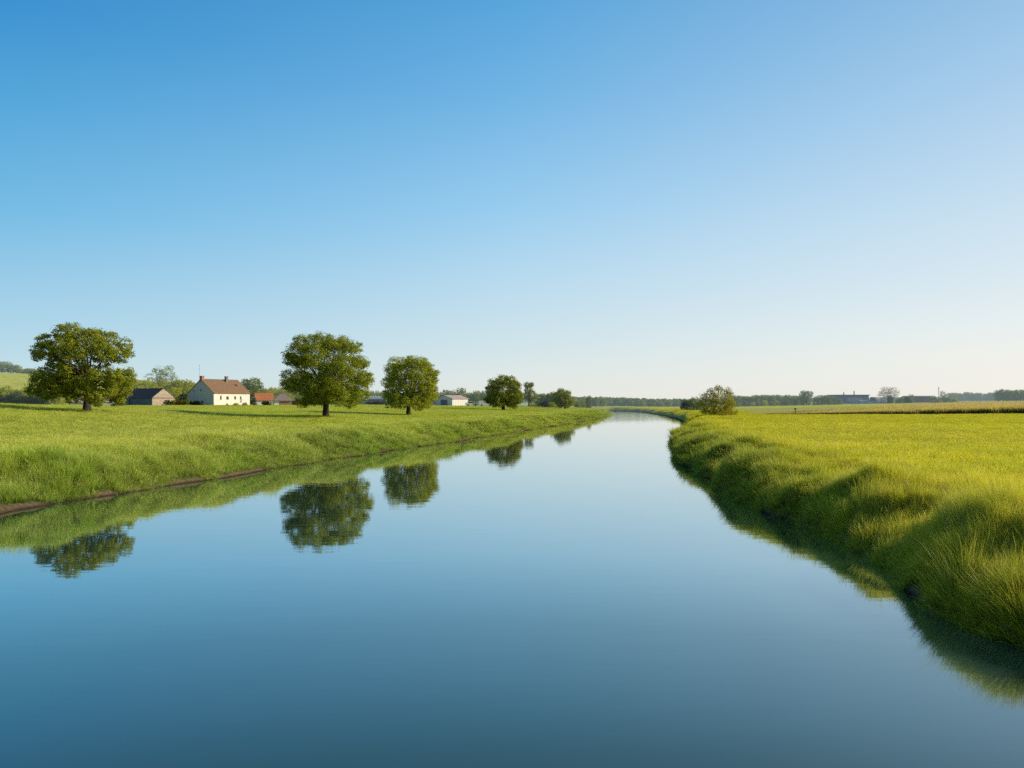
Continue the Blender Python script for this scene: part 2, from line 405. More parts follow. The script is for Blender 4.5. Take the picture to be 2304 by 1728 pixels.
# ------------------------------------------------------------------ grass: instanced tufts
def tuft_mesh(name, n, rad, w, mat, seed, segs=3, lean=.35, hvar=.45, stalk=False):
    r = np.random.default_rng(seed); V = []; Fa = []; Hh = []
    for b in range(n):
        a = r.uniform(0, 2 * math.pi); q = rad * math.sqrt(r.uniform()); bx, by = q * math.cos(a), q * math.sin(a)
        hgt = 1 - hvar * r.uniform(); yaw = r.uniform(0, 2 * math.pi)
        la = a + r.normal(0, .9); le = lean * r.uniform(.2, 1.3) * hgt
        cx, sx = math.cos(yaw), math.sin(yaw); i0 = len(V)
        ww = w * r.uniform(.7, 1.3)
        for k in range(segs + 1):
            t = k / segs; wk = ww * (1 - t) ** .7 if not stalk else ww * (.35 if t < .72 else 1.3 * (1 - (t - .72) / .28) + .1)
            px = bx + le * t ** 2 * math.cos(la); py = by + le * t ** 2 * math.sin(la); pz = hgt * (t - .18 * t * t * le / max(hgt, .1))
            V += [(px - cx * wk / 2, py - sx * wk / 2, pz), (px + cx * wk / 2, py + sx * wk / 2, pz)]
            Hh += [t, t]
        for k in range(segs):
            j = i0 + 2 * k; Fa.append((j, j + 1, j + 3, j + 2))
    me = mesh_np(name, V, Fa, mat, False, {'h': ('FLOAT', Hh)})
    return bpy.data.objects.new(name, me)        # a source shape only, not placed in the scene

def scatter(name, src, P, rot, scl, var, label, kind='stuff', cat='grass', bank=None):
    me = mesh_np(name, P, np.zeros((0, 3)), None, False, {
        'rot': ('FLOAT_VECTOR', rot.astype(np.float32)), 'scl': ('FLOAT_VECTOR', scl.astype(np.float32)), 'var': ('INT', var.astype(np.int32)),
        'bank': ('FLOAT', np.zeros(len(P)) if bank is None else bank)})
    o = link(name, me); tag(o, label, cat, None, kind)
    ng = bpy.data.node_groups.new(name + '_tufts', 'GeometryNodeTree')
    ng.interface.new_socket('Geometry', in_out='INPUT', socket_type='NodeSocketGeometry')
    ng.interface.new_socket('Geometry', in_out='OUTPUT', socket_type='NodeSocketGeometry')
    gi = ng.nodes.new('NodeGroupInput'); go = ng.nodes.new('NodeGroupOutput')
    jn = ng.nodes.new('GeometryNodeJoinGeometry')
    for s in src[::-1]:
        oi = ng.nodes.new('GeometryNodeObjectInfo'); oi.inputs['Object'].default_value = s
        g2 = ng.nodes.new('GeometryNodeGeometryToInstance'); ng.links.new(oi.outputs['Geometry'], g2.inputs[0]); ng.links.new(g2.outputs[0], jn.inputs[0])
    ip = ng.nodes.new('GeometryNodeInstanceOnPoints'); ip.inputs['Pick Instance'].default_value = True
    def na(n, ty):
        q = ng.nodes.new('GeometryNodeInputNamedAttribute'); q.data_type = ty; q.inputs[0].default_value = n; return q.outputs[0]
    ng.links.new(gi.outputs[0], ip.inputs['Points']); ng.links.new(jn.outputs[0], ip.inputs['Instance'])
    ng.links.new(na('var', 'INT'), ip.inputs['Instance Index']); ng.links.new(na('rot', 'FLOAT_VECTOR'), ip.inputs['Rotation'])
    ng.links.new(na('scl', 'FLOAT_VECTOR'), ip.inputs['Scale']); ng.links.new(ip.outputs[0], go.inputs[0])
    md = o.modifiers.new('tufts', 'NODES'); md.node_group = ng
    return o

TRUNKS = [(wx(p, D), D) for p, D in ((195.6, 84), (733, 100), (919, 134), (1132.5, 204))]
def grass_points(left, zones):
    out = []
    for (d0, d1, dens, lat) in zones:
        Wm = .70 * d1 + 8; area = 2 * Wm * (d1 - d0); n = int(area * dens)
        x = RNG.uniform(-Wm, Wm, n); y = RNG.uniform(d0, d1, n)
        k = np.abs(x) < .70 * y + 7; x, y = x[k], y[k]
        k = (x < 60) if left else (x > 8)
        x, y = x[k], y[k]
        z, d, side = land(x, y)
        lim = np.where(fbm(x / 3.5, y / 3.5, 51, 2) > .66, .35, -.10) if left else np.where(fbm(x / 5, y / 5, 52, 2) > .80, .2, -.25)
        if left: lim = lim + .85 * (1 - sstep(36, 40, y + 5 * (fbm(x / 1.5, y / 1.5, 53, 2) - .5)))
        k = (side == left) & (d > lim + .25 * RNG.uniform(size=len(x)) + (0 if left or lat < 1.5 else .12 * lat))
        if not left: k &= ~((y > 190) & (d < 2.6))
        if not left: k &= ~((y > 172) & (x > 52 + (y - 172) * .25) & (y < 345))
        if left: k &= ~((x < -110) & (y > 300))
        x, y, z, d = x[k], y[k], z[k], d[k]
        e = .4
        gx = (land(x + e, y)[0] - z) / e; gy = (land(x, y + e)[0] - z) / e
        out.append((x, y, z, d, gx, gy, np.full(len(x), lat)))
    return [np.concatenate(c) for c in zip(*out)]

def grass(left):
    x, y, z, d, gx, gy, lat = grass_points(left, [(9, 30, 95, .8), (30, 55, 42, 1.15), (55, 100, 18, 1.9), (100, 190, 5.0, 4.0), (190, 420, .9, 8.0)])
    n = len(x); r = RNG
    patch = fbm(x / 3.2, y / 3.2, 61, 3); broad = fbm(x / 16, y / 16, 62, 2)
    bank = np.exp(-((d - 3) / 4.5) ** 2)
    base = (.15 + .12 * broad + bank * (.08 + .85 * patch ** 1.6)) if left else (.22 + .12 * broad + bank * (.05 + .60 * patch ** 1.5 + (.03 + .20 * patch) * (1 - sstep(25, 48, y))))
    base = base * (1 - .35 * sstep(75, 150, y)) if left else base * (1 - .25 * sstep(90, 170, y))
    bunch = fbm(x / .7, y / .7, 63, 2)                                            # single bunches standing proud of the sward
    base = base * (.35 + 1.35 * bunch)
    for tx0, ty0 in TRUNKS: base = base * (1 + .6 * np.exp(-((x - tx0) ** 2 + (y - ty0) ** 2) / 1.2 ** 2))
    hh = base * r.uniform(.6, 1.3, n) * np.clip((d + .4) / .8, .55, 1)
    ls = lat * r.uniform(.8, 1.25, n)
    yaw = r.uniform(0, 2 * math.pi, n)
    ca = fbm(x / 1.3, y / 1.3, 64, 2) * 14; cm = .30 * bank + .12
    tx = -gx * .45 + cm * np.cos(ca) + r.normal(0, .16, n); ty = -gy * .45 + cm * np.sin(ca) + r.normal(0, .16, n)     # lean downhill
    mag = np.hypot(tx, ty); s = np.minimum(1, .75 / np.maximum(mag, 1e-6)) / np.maximum(1, lat) ** 1.1; tx *= s; ty *= s      # broad far tufts stay level
    ax, ay = -ty, tx                                                              # rotation axis * angle
    c, sn = np.cos(yaw), np.sin(yaw)
    rot = np.stack([ax * c + ay * sn, -ax * sn + ay * c, yaw], 1)
    near = y < 75
    var = r.integers(0, 3, n); stalk = near & (r.uniform(size=n) < .04 + .06 * bank); dead = near & ~stalk & (r.uniform(size=n) < .02 + .03 * bank); var = np.where(stalk, 3, var); var = np.where(dead, 4, var)
    hh = np.where(stalk, np.minimum(hh * 1.5, .95), hh); hh = np.where(dead, hh * 1.1, hh)
    scl = np.stack([ls, ls, hh], 1)
    mat = M_GRASS_L if left else M_GRASS_R
    nm = 'left_grass' if left else 'right_grass'
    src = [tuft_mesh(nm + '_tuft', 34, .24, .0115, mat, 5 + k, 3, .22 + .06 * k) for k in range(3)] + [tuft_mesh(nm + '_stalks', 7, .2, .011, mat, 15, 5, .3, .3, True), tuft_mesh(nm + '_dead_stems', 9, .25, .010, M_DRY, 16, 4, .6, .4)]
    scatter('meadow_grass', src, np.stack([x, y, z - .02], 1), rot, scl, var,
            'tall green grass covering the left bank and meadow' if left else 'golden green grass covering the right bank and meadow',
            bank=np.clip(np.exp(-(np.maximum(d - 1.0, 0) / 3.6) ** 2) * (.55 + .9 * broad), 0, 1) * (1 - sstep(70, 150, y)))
grass(True); grass(False)

def crop():
    xs = []; 
    for (d0, d1, dens, lat) in ((170, 215, 3.0, 1.6), (215, 345, .8, 3.0)):
        n = int(dens * (d1 - d0) * 260); x = RNG.uniform(40, 300, n); y = RNG.uniform(d0, d1, n)
        px = x / y * F + CX
        front = np.interp(px, [1700, 1800, 2304, 2500], [192, 187, 173, 172]) + (fbm(x / 3, y / 3, 9) - .5) * 3
        k = (y > front) & (px > 1690 + (y - 175) * 2.2) & (px < 2480); x, y, px = x[k], y[k], px[k]
        xs.append((x, y, px, np.full(len(x), lat)))
    x, y, px, lat = [np.concatenate(c) for c in zip(*xs)]
    z = land(x, y)[0]; n = len(x)
    hh = np.interp(px, [1690, 1800, 1950, 2150, 2304], [.12, .32, .9, 1.7, 2.0]) * RNG.uniform(.8, 1.15, n)
    scl = np.stack([lat, lat, hh], 1); rot = np.stack([RNG.normal(0, .06, n), RNG.normal(0, .06, n), RNG.uniform(0, 6.3, n)], 1)
    src = [tuft_mesh('crop_tuft', 26, .35, .06, M_CROP, 90 + k, 3, .3, .3) for k in range(2)]
    scatter('crop_field', src, np.stack([x, y, z], 1), rot, scl, RNG.integers(0, 2, n), 'tall tan topped crop with a dark green shaded edge beyond the right meadow', cat='crop')
crop()

# ------------------------------------------------------------------ trees
def leaves_np(C, out, size, r):
    """one rhombus leaf per centre C, facing roughly along out"""
    n = len(C)
    nrm = out * .7 + r.normal(0, .55, (n, 3)) + np.array([0, 0, .25]); nrm /= np.linalg.norm(nrm, axis=1)[:, None] + 1e-9
    a = np.cross(nrm, r.normal(0, 1, (n, 3))); a /= np.linalg.norm(a, axis=1)[:, None] + 1e-9
    b = np.cross(nrm, a); s = (size * r.uniform(.6, 1.3, n))[:, None]
    a = a * s * .5; b = b * s * .32
    V = np.stack([C - a, C + b, C + a, C - b], 1).reshape(-1, 3)
    return V, np.arange(4 * n).reshape(n, 4)

def crown_np(lobes, leaf, dens, seed, cl=(.22, .38), hollow=.5):
    r = np.random.default_rng(seed); Cs = []; Os = []
    for (cx, cy, cz, rx, ry, rz) in lobes:
        R = (rx + ry + rz) / 3
        m = max(12, int(20 + 9 * R))
        dirs = r.normal(0, 1, (m, 3)); dirs /= np.linalg.norm(dirs, axis=1)[:, None]
        cc = dirs * (R * r.uniform(hollow, .84, m))[:, None]
        cr = R * r.uniform(cl[0], cl[1], m)
        K = max(6, int(dens * R * R / (leaf * leaf) / m))
        p = r.normal(0, 1, (m, K, 3)); p /= np.linalg.norm(p, axis=2)[:, :, None]
        p = p * (r.uniform(.25, 1, (m, K)) ** .6)[:, :, None] * cr[:, None, None]
        p[:, :, 2] *= .75
        q = (cc[:, None, :] + p)
        o = p / (cr[:, None, None]) + .8 * dirs[:, None, :]
        q = q * np.array([rx, ry, rz]) / R + np.array([cx, cy, cz])
        Cs.append(q.reshape(-1, 3)); Os.append(o.reshape(-1, 3))
        n2 = int(m * K * .22); dv = r.normal(0, 1, (n2, 3)); dv /= np.linalg.norm(dv, axis=1)[:, None]      # loose leaves between the sprays
        Cs.append(dv * np.array([rx, ry, rz]) * (r.uniform(.3, 1.0, n2) ** .5)[:, None] + np.array([cx, cy, cz])); Os.append(dv)
    C = np.concatenate(Cs); O = np.concatenate(Os)
    O /= np.linalg.norm(O, axis=1)[:, None] + 1e-9
    return leaves_np(C, O, leaf, r)

def trunk_mb(lobes, hgt, rad, seed, fork=.33, limb=1.0, tips=3):
    r = np.random.default_rng(seed); t = MB()
    kx, ky = r.normal(0, .015, 2) * hgt
    f = np.array([kx, ky, hgt * fork])
    path = [(0, 0, -.35), (0, 0, .05), (kx * .1, ky * .1, .35 * f[2]), (kx * .5, ky * .5, .7 * f[2]), tuple(f)]
    t.tube(path, [rad * 1.55, rad * 1.3, rad, rad * .92, rad * .85], 10)
    for (cx, cy, cz, rx, ry, rz) in lobes:
        if cz < f[2] * .6: s = np.array([kx * .4, ky * .4, f[2] * .62])
        else: s = np.array([kx * .8, ky * .8, f[2] * r.uniform(.78, 1.0)])
        e = np.array([cx, cy, cz]); L_ = np.linalg.norm(e - s)
        m1 = s + (e - s) * .35 + np.array([0, 0, .10 * L_]) + r.normal(0, .03 * L_, 3)
        m2 = s + (e - s) * .7 + np.array([0, 0, .07 * L_]) + r.normal(0, .04 * L_, 3)
        r0 = rad * .42 * limb
        t.tube([s, m1, m2, e], [r0, r0 * .62, r0 * .36, r0 * .14], 6)
        for _ in range(tips):
            dv = r.normal(0, 1, 3); dv[2] = abs(dv[2]) * .6; dv /= np.linalg.norm(dv)
            t.tube([m2, (m2 + e) / 2 + dv * rx * .35, e + dv * rx * .75], [r0 * .3, r0 * .2, r0 * .07], 4, False)
    return t

def lobes_from(photo, off, s, base, D, seed, depth=1.0, squash=.92, two=True):
    """crown lobes measured on the photograph (cx, cy, r), spread in depth to make a round crown"""
    r = np.random.default_rng(seed); k = s * D / F; out = []
    xs = [q[0] for q in photo]; mid = base[0]; half = max(abs(min(xs) - mid), abs(max(xs) - mid)) * k + .5
    for (cx, cy, q) in photo:
        X = (cx - mid) * k; Z = (base[1] - cy) * k; R = q * k
        e = half * math.sqrt(max(0.05, 1 - (X / (half * 1.12)) ** 2)) * .62 * depth
        if two:
            for sgn in (-1, 1):
                jx, jz = r.normal(0, .10 * R, 2)
                out.append((X + jx, sgn * e * r.uniform(.35, 1.0), Z + jz, R * 1.02, R * 1.05, R * squash))
        else:
            out.append((X, e * r.uniform(-.8, .8), Z, R * 1.02, R * 1.05, R * squash))
    return out

def hero_tree(name, label, px, py, D, lobes, leaf, dens, rad, fork, mat, seed, cat='tree', group=None, bark=None, hollow=.5, tips=3, limb=1.0):
    x = wx(px, D); z = gz(x, D)
    t = empty(name, (x, D, z)); tag(t, label, cat, group)
    hgt = max(l[2] + l[5] for l in lobes)
    V, Fq = crown_np(lobes, leaf, dens, seed, hollow=hollow)
    k = V.reshape(-1, 4, 3)[:, :, 2].min(1) > .25; V = V.reshape(-1, 4, 3)[k].reshape(-1, 3); Fq = np.arange(len(V)).reshape(-1, 4)
    link('crown', mesh_np('crown', V, Fq, mat), t)
    trunk_mb(lobes[::2] if len(lobes) > 24 else lobes, hgt, rad, seed + 1, fork, limb, tips).build('trunk', bark or M_BARK, t, smooth=True)
    return t

S19 = 420 / 2212
T1 = [(800,270,125),(1000,250,125),(1180,300,125),(1330,370,115),(660,330,110),(560,490,115),(490,530,70),(720,450,140),(950,430,170),(1150,470,150),(1370,490,130),(1470,470,85),
      (650,770,165),(560,860,145),(500,950,100),(750,900,165),(850,720,120),(950,700,120),(1100,640,90),(1450,740,115),(1500,810,100),(1400,900,120),(1300,740,100),
      (760,590,110),(650,650,75),(1000,850,125),(1150,800,115),(1150,950,140),(1300,1000,105),(1350,1050,75),(900,960,115),(1010,1020,80),(1220,1060,60),(650,1000,65)]
T2 = [(480,260,120),(690,265,140),(860,275,135),(1010,310,105),(430,420,180),(310,470,95),(680,480,210),(950,520,185),(1120,490,100),(400,720,195),(280,750,100),(650,720,200),(900,720,205),(1140,690,130),
      (460,930,115),(600,920,115),(750,850,150),(930,920,140),(1080,880,110),(1000,990,70)]
T3 = [(1700,490,90),(1580,530,105),(1820,520,105),(1480,610,105),(1640,630,135),(1820,640,130),(1950,650,85),(2005,640,48),(1450,770,95),(1560,770,115),(1720,780,130),(1880,780,115),(1970,830,75),
      (1440,900,95),(1560,900,115),(1700,930,115),(1860,920,120),(1960,900,80),(1480,1010,70),(1580,1010,65),(1800,1010,80),(1890,1000,75),(1830,1050,45),(1900,560,80),(1985,720,60),(1935,770,80),(1500,690,80)]
T4 = [(900,250,85),(1000,270,85),(800,295,85),(1060,330,80),(765,370,85),(900,380,110),(1020,430,105),(1095,430,70),(765,470,85),(880,490,105),(1000,510,95),(1095,500,65),(1040,560,45),(725,480,50),(810,535,50)]
T5 = [(1600,390,60),(1660,410,60),(1560,430,55),(1640,470,85),(1700,500,65),(1600,520,70),(1540,490,50),(1670,540,50)]
T6 = [(1190,335,42),(1240,330,40),(1205,400,60),(1250,440,58),(1180,470,55),(1240,510,55),(1290,480,30)]

hero_tree('broadleaf_tree', 'large spreading tree with an open gap in its crown, left of the stone barn', 195.6, 925, 84, [(a * .94, b, c, d, e, f) for a, b, c, d, e, f in lobes_from(T1, 0, S19, (1030,1185), 84, 1)], .155, 24, .37, .30, M_OAKD, 101)
hero_tree('broadleaf_tree', 'tall full crowned tree standing in the meadow right of the farmhouse', 733, 937, 100, lobes_from(T2, 0, S19, (700,1145), 100, 2), .155, 22, .36, .28, M_OAK, 102)
hero_tree('broadleaf_tree', 'medium round topped tree between the farmhouse side tree and the white barn', 919, 936, 134, lobes_from(T3, 0, S19, (1680,1140), 134, 3), .18, 16, .34, .30, M_OAK, 103)
hero_tree('round_tree', 'dense dark dome shaped tree right of the white barn on the left bank', 1132.5, 925.5, 204, lobes_from(T4, 0, S19, (910,610), 204, 4), .28, 18, .42, .18, M_OAKG, 104)
hero_tree('round_tree', 'rounded dark tree farthest along the left bank before the river bends', 1271, 919, 264, lobes_from(T5, 0, S19, (1640,585), 264, 5), .36, 18, .35, .18, M_OAKG, 105)
hero_tree('tall_tree', 'slim tall tree right behind the dense dome shaped tree', 1190, 919, 292, lobes_from(T6, 0, S19, (1215,585), 292, 6), .38, 16, .3, .2, M_OAKG, 106)
W1 = [(1265,195,48),(1350,170,50),(1430,205,55),(1480,240,45),(1195,255,55),(1300,270,80),(1400,290,85),(1200,345,75),(1300,380,95),(1430,390,95),(1500,340,55),(1520,455,60),(1180,440,50),(1400,470,60),(1250,460,60)]
hero_tree('willow_bush', 'feathery yellow green bush tree alone on the right bank beside the river', 1609, 934, 173, lobes_from(W1, 0, S19, (1310,500), 173, 8, squash=1.15), .22, 10.0, .16, .08, M_WILLOW, 108, cat='tree', hollow=.35, tips=6, limb=.8)

# prototypes for the trees farther off: unit height crowns sharing meshes
def proto(style, seed, leaf, mat, bark=M_BARK, dens=11, nl=None):
    r = np.random.default_rng(seed); lobes = []
    if style in ('round', 'tall', 'bush'):
        lv, mr, z0, z1 = {'round': (6, .36, .14, .84), 'tall': (7, .23, .10, .90), 'bush': (4, .42, .10, .76)}[style]
        for q in range(lv):
            zz = z0 + (z1 - z0) * q / (lv - 1); tt = (zz - .44) / .56 if style != 'bush' else zz / .95
            ring = mr * math.sqrt(max(.03, 1 - tt * tt)) * (1.0 if zz > .25 or style == 'bush' else .85)
            k = max(2, int(round(ring / mr * 6.5))); a0 = r.uniform(0, 6.28)
            for w in range(k):
                a = a0 + 6.28 * w / k + r.normal(0, .22); rr = ring * r.uniform(.62, 1.02); qq = mr * r.uniform(.34, .52)
                lobes.append((rr * math.cos(a), rr * math.sin(a), zz + r.normal(0, .035), qq, qq, qq * .9))
        for zz in (.3, .5, .68): lobes.append((r.normal(0, .03), r.normal(0, .03), zz * (1 if style != 'bush' else .8), mr * .62, mr * .62, mr * .55))
    elif style == 'hedge':
        for k in range(nl or 22):
            q = r.uniform(.22, .34); lobes.append((r.uniform(-.42, .42), r.uniform(-.25, .25), r.uniform(.12, .72), q * .42, q * .7, q))
    elif style == 'fir':
        for k in range(16):
            zz = r.uniform(.05, .9); a = r.uniform(0, 6.28); rr = .3 * (1 - zz) * r.uniform(.5, 1); q = .05 + .12 * (1 - zz)
            lobes.append((rr * math.cos(a), rr * math.sin(a), zz, q, q, q * .8))
    V, Fq = crown_np(lobes, leaf, dens, seed)
    zmax = V[:, 2].max(); wmax = np.abs(V[:, 0]).max() * 2
    V = V / np.array([wmax, wmax, zmax]); V[:, 2] = np.maximum(V[:, 2], .0)
    cr = mesh_np('crown', V, Fq, mat)
    tr = None
    if style in ('round', 'tall'):
        lb = [(a / wmax, b / wmax, c / zmax, d / wmax, e / wmax, f / zmax) for (a, b, c, d, e, f) in lobes]
        tr = trunk_mb(lb[::2], 1.0, .028, seed, .25, .9, 0)
        for i, v in enumerate(tr.v): tr.v[i] = (v[0], v[1], max(v[2], -.06))
        tr = tr.mesh('trunk', bark, True)
    return cr, tr
PR = {
    'round': [proto('round', 201 + k, .040, M_BG) for k in range(3)], 'roundy': [proto('round', 211 + k, .040, M_BGY) for k in range(2)],
    'tall': [proto('tall', 221 + k, .036, M_BG) for k in range(2)], 'bush': [proto('bush', 231 + k, .055, M_BG) for k in range(2)],
    'bushy': [proto('bush', 241 + k, .055, M_BGY) for k in range(2)], 'bushd': [proto('bush', 251 + k, .055, M_DARKLEAF) for k in range(2)],
    'busho': [proto('bush', 261, .06, M_ORANGE)], 'bushr': [proto('bush', 262, .06, M_RUST)],
    'bare': [proto('round', 271, .024, M_BARE, M_BARKP, 2.4)], 'loose': [proto('round', 272, .026, M_BG, M_BARKP, 5.5)],
    'hedge': [proto('hedge', 281 + k, .07, M_BG) for k in range(2)], 'hedged': [proto('hedge', 283, .07, M_DARKLEAF)], 'hedgey': [proto('hedge', 284, .07, M_BGY)],
    'fir': [proto('fir', 291, .035, M_BLUEFIR)],
}
CNT = [0]
def bg(kind, px, wpx, top, D, label, group=None, name=None, cat=None, base=None):
    """a farther tree or shrub: px centre, width in px, top row, distance"""
    if kind[:5] in ('round', 'tall', 'loose'): wpx = wpx * 1.18
    CNT[0] += 1; r = np.random.default_rng(1000 + CNT[0])
    cr, tr = PR[kind][CNT[0] % len(PR[kind])]
    x = wx(px, D); z = gz(x, D) if base is None else base
    hgt = wz(top, D) - z; w = wpx / F * D
    loc = (x, D, z); sc = (w, w if kind[:5] != 'hedge' else min(w, 2.2), hgt)
    if tr is not None:
        t = empty(name or 'tree', loc, 0); t.scale = sc; t.rotation_euler.z = r.uniform(0, 6.28) if True else 0
        link('crown', cr, t); link('trunk', tr, t)
    else:
        t = link(name or ('hedge' if kind[:5] == 'hedge' else 'shrub'), cr, None, loc); t.scale = sc
        if kind[:5] != 'hedge': t.rotation_euler.z = r.uniform(0, 6.28)
    tag(t, label, cat or ('tree' if tr is not None else ('hedge' if kind[:5] == 'hedge' else 'shrub')), group)
    return t

# -- hilltop, left
g = 'trees along the hill crest'
for (k, px, w, top) in (('round', 4, 40, 812), ('round', 30, 34, 820), ('roundy', 52, 30, 829), ('roundy', 68, 26, 828), ('roundy', 84, 30, 830)):
    bg(k, px, w, top, 402, 'small tree on the crest of the green hill behind the big left tree', g)
for k, (px, w, top) in enumerate(((130, 40, 832), (170, 40, 835), (215, 40, 838), (262, 40, 842))):
    bg('roundy', px, w, top, 402, 'small tree on the crest of the green hill behind the big left tree', g)
g = 'bushes along the foot of the hill'
for (k, px, w, top) in (('bushy', -20, 60, 868), ('bushy', 12, 50, 867), ('bush', 38, 44, 876), ('bushy', 62, 46, 870), ('bush', 92, 44, 876), ('bushy', 128, 50, 874)):
    bg(k, px, w, top, 262, 'yellow green bush at the foot of the hill behind the big left tree', g)
g = 'dark low bushes before the hill'
for (k, px, w, top) in (('bushd', -8, 46, 886), ('bushd', 24, 44, 888), ('bushd', 58, 44, 890), ('bushd', 88, 36, 892)):
    bg(k, px, w, top, 250, 'dark bush low in front of the hill behind the big left tree', g)
# -- behind the barn and house
bg('loose', 366, 72, 820, 330, 'tall airy round topped tree behind the stone barn')
g = 'yellow green trees behind the barn'
for (k, px, w, top, D) in (('roundy', 318, 52, 852, 300), ('roundy', 350, 50, 862, 290), ('roundy', 385, 60, 856, 295), ('roundy', 415, 52, 852, 292), ('roundy', 438, 40, 858, 300), ('bushy', 300, 44, 866, 285), ('bushy', 370, 44, 874, 270), ('bushy', 402, 50, 870, 275), ('roundy', 285, 50, 846, 320), ('roundy', 255, 50, 850, 320)):
    bg(k, px, w, top, D, 'yellow green tree in the clump behind the stone barn', g)
bg('round', 565, 56, 848, 285, 'dense round green tree behind the right end of the farmhouse roof')
g = 'wood behind the small sheds'
for (k, px, w, top, D) in (('roundy', 600, 36, 872, 330), ('roundy', 620, 34, 870, 340), ('roundy', 642, 36, 871, 335), ('roundy', 664, 36, 873, 340), ('round', 690, 36, 874, 345), ('roundy', 715, 36, 875, 350), ('round', 745, 36, 875, 350), ('roundy', 775, 36, 876, 350), ('round', 800, 36, 877, 350)):
    bg(k, px, w, top, D, 'light green tree in the wood behind the sheds and the full crowned tree', g)
g = 'trees behind the arched shed'
for (k, px, w, top) in (('roundy', 826, 30, 876), ('roundy', 845, 30, 877), ('round', 866, 30, 878), ('round', 890, 32, 879), ('round', 915, 32, 880), ('round', 940, 30, 880), ('round', 962, 30, 880)):
    bg(k, px, w, top, 400, 'light green tree in the row behind the arched shed', g)
g = 'trees behind the white barn'
for (k, px, w, top) in (('round', 986, 26, 879), ('tall', 1003, 22, 876), ('round', 1017, 26, 876), ('round', 1056, 28, 881), ('round', 1075, 30, 877), ('round', 1092, 26, 878), ('round', 1110, 28, 881)):
    bg(k, px, w, top, 400, 'hazy green tree in the row behind the white barn', g)
for k, px in enumerate(np.arange(968, 1122, 11.0)):
    bg(('round', 'roundy', 'round')[k % 3], px, 22, 882.5 + (k * 7 % 5) * .8, 430, 'hazy green tree in the row behind the white barn', g)
g = 'trees behind the arched shed'
for k, px in enumerate(np.arange(815, 962, 13.0)):
    bg(('roundy', 'round')[k % 2], px, 24, 881 + (k * 7 % 5) * .7, 430, 'light green tree in the row behind the arched shed', g)
g = 'wood behind the small sheds'
for k, px in enumerate(np.arange(590, 812, 15.0)):
    bg(('roundy', 'round', 'roundy')[k % 3], px, 27, 876 + (k * 7 % 5) * .8, 380, 'light green tree in the wood behind the sheds and the full crowned tree', g)
g = 'trees behind the white barn'
bg('tall', 1037.5, 27, 870.5, 385, 'tallest tree in the row behind the white barn', 'trees behind the white barn')
g = 'yellow green trees behind the barn'
for k, px in enumerate(np.arange(284, 440, 13.0)):
    bg(('bushy', 'bush', 'bushy')[k % 3], px, 26, 866 + (k * 7 % 5) * 1.6, 262 + (k % 3) * 5, 'yellow green tree in the clump behind the stone barn', g, name='tree', cat='tree')
g = 'bushes along the foot of the hill'
for k, px in enumerate(np.arange(-10, 100, 16.0)):
    bg(('bushy', 'bush')[k % 2], px, 30, 873 + (k * 7 % 5) * 1.5, 268, 'yellow green bush at the foot of the hill behind the big left tree', g)
# -- along the left bank toward the bend
g = 'trees between the two round trees on the left bank'
for (k, px, w, top, D) in (('round', 1213, 26, 884, 330), ('round', 1226, 28, 884, 330), ('round', 1240, 28, 883, 330), ('round', 1250, 30, 880, 300)):
    bg(k, px, w, top, D, 'medium green tree between the two round trees on the left bank', g)
bg('bushd', 1224, 32, 902, 285, 'dark round shrub left of the farthest round tree')
bg('bushy', 1244, 26, 903, 283, 'light green shrub against the farthest round tree')
bg('bushy', 1200, 24, 908, 286, 'pale green low shrub at the foot of the slim tall tree')
g = 'trees at the river bend'
for (k, px, w, top, D) in (('round', 1300, 20, 902, 345), ('tall', 1324, 17, 889, 360), ('round', 1310, 18, 899, 352), ('round', 1340, 20, 894, 460), ('round', 1356, 20, 895, 465)):
    bg(k, px, w, top, D, 'blue green tree near the river bend beyond the last round tree', g, base=None if D < 400 else 1.9)
# -- right bank
g = 'bushes left of the willow bush'
for (k, px, w, top) in (('bushd', 1540, 24, 898), ('bush', 1553, 24, 896), ('loose', 1566, 26, 891), ('bush', 1576, 24, 897)):
    bg(k, px, w, top, 268, 'rounded green bush left of the feathery willow bush', g)
g = 'trees in the wood line beyond the right field'
rr = np.random.default_rng(5)
for k in range(20):
    px = 1648 + k * 8.2 + rr.normal(0, 1.5)
    bg(('round', 'round', 'roundy', 'tall')[k % 4], px, rr.uniform(17, 24), rr.uniform(886.5, 892), 455 + rr.uniform(0, 20), 'hazy tree in the wood line between the willow bush and the blue grey hall', g)
g = 'low bushes along the front of the right wood line'
for k in range(12):
    px = 1652 + k * 14 + rr.normal(0, 2)
    bg(('bush', 'bushy')[k % 2], px, rr.uniform(14, 20), rr.uniform(901, 906) - k * .5, 442, 'low bush at the foot of the wood line beyond the right field', g)
bg('round', 1814, 32, 877.5, 440, 'domed tree rising above the wood line left of the blue grey hall')
g = 'bushes left of the blue grey hall'
for (px, w, top) in ((1836, 20, 890), (1850, 24, 888), (1864, 24, 888.5), (1877, 20, 891), (1890, 14, 896)):
    bg('round' if w > 20 else 'bush', px, w, top, 440, 'bushy green tree just left of the blue grey hall', g)
bg('bare', 1998, 56, 868.5, 450, 'thin leaved round tree right of the blue grey hall')
bg('bushd', 2003, 20, 890, 446, 'dark bush under the thin leaved round tree')
bg('bushr', 1964, 18, 892, 455, 'reddish brown bush between the blue grey hall and the thin leaved tree')
g = 'bushes right of the thin leaved tree'
for (k, px, w, top) in (('bush', 2030, 22, 891), ('bushd', 2040, 22, 893), ('loose', 2049, 16, 886), ('bush', 2020, 16, 894)):
    bg(k, px, w, top, 440, 'green bush between the thin leaved tree and the long low building', g)
g = 'bushes around the mast'
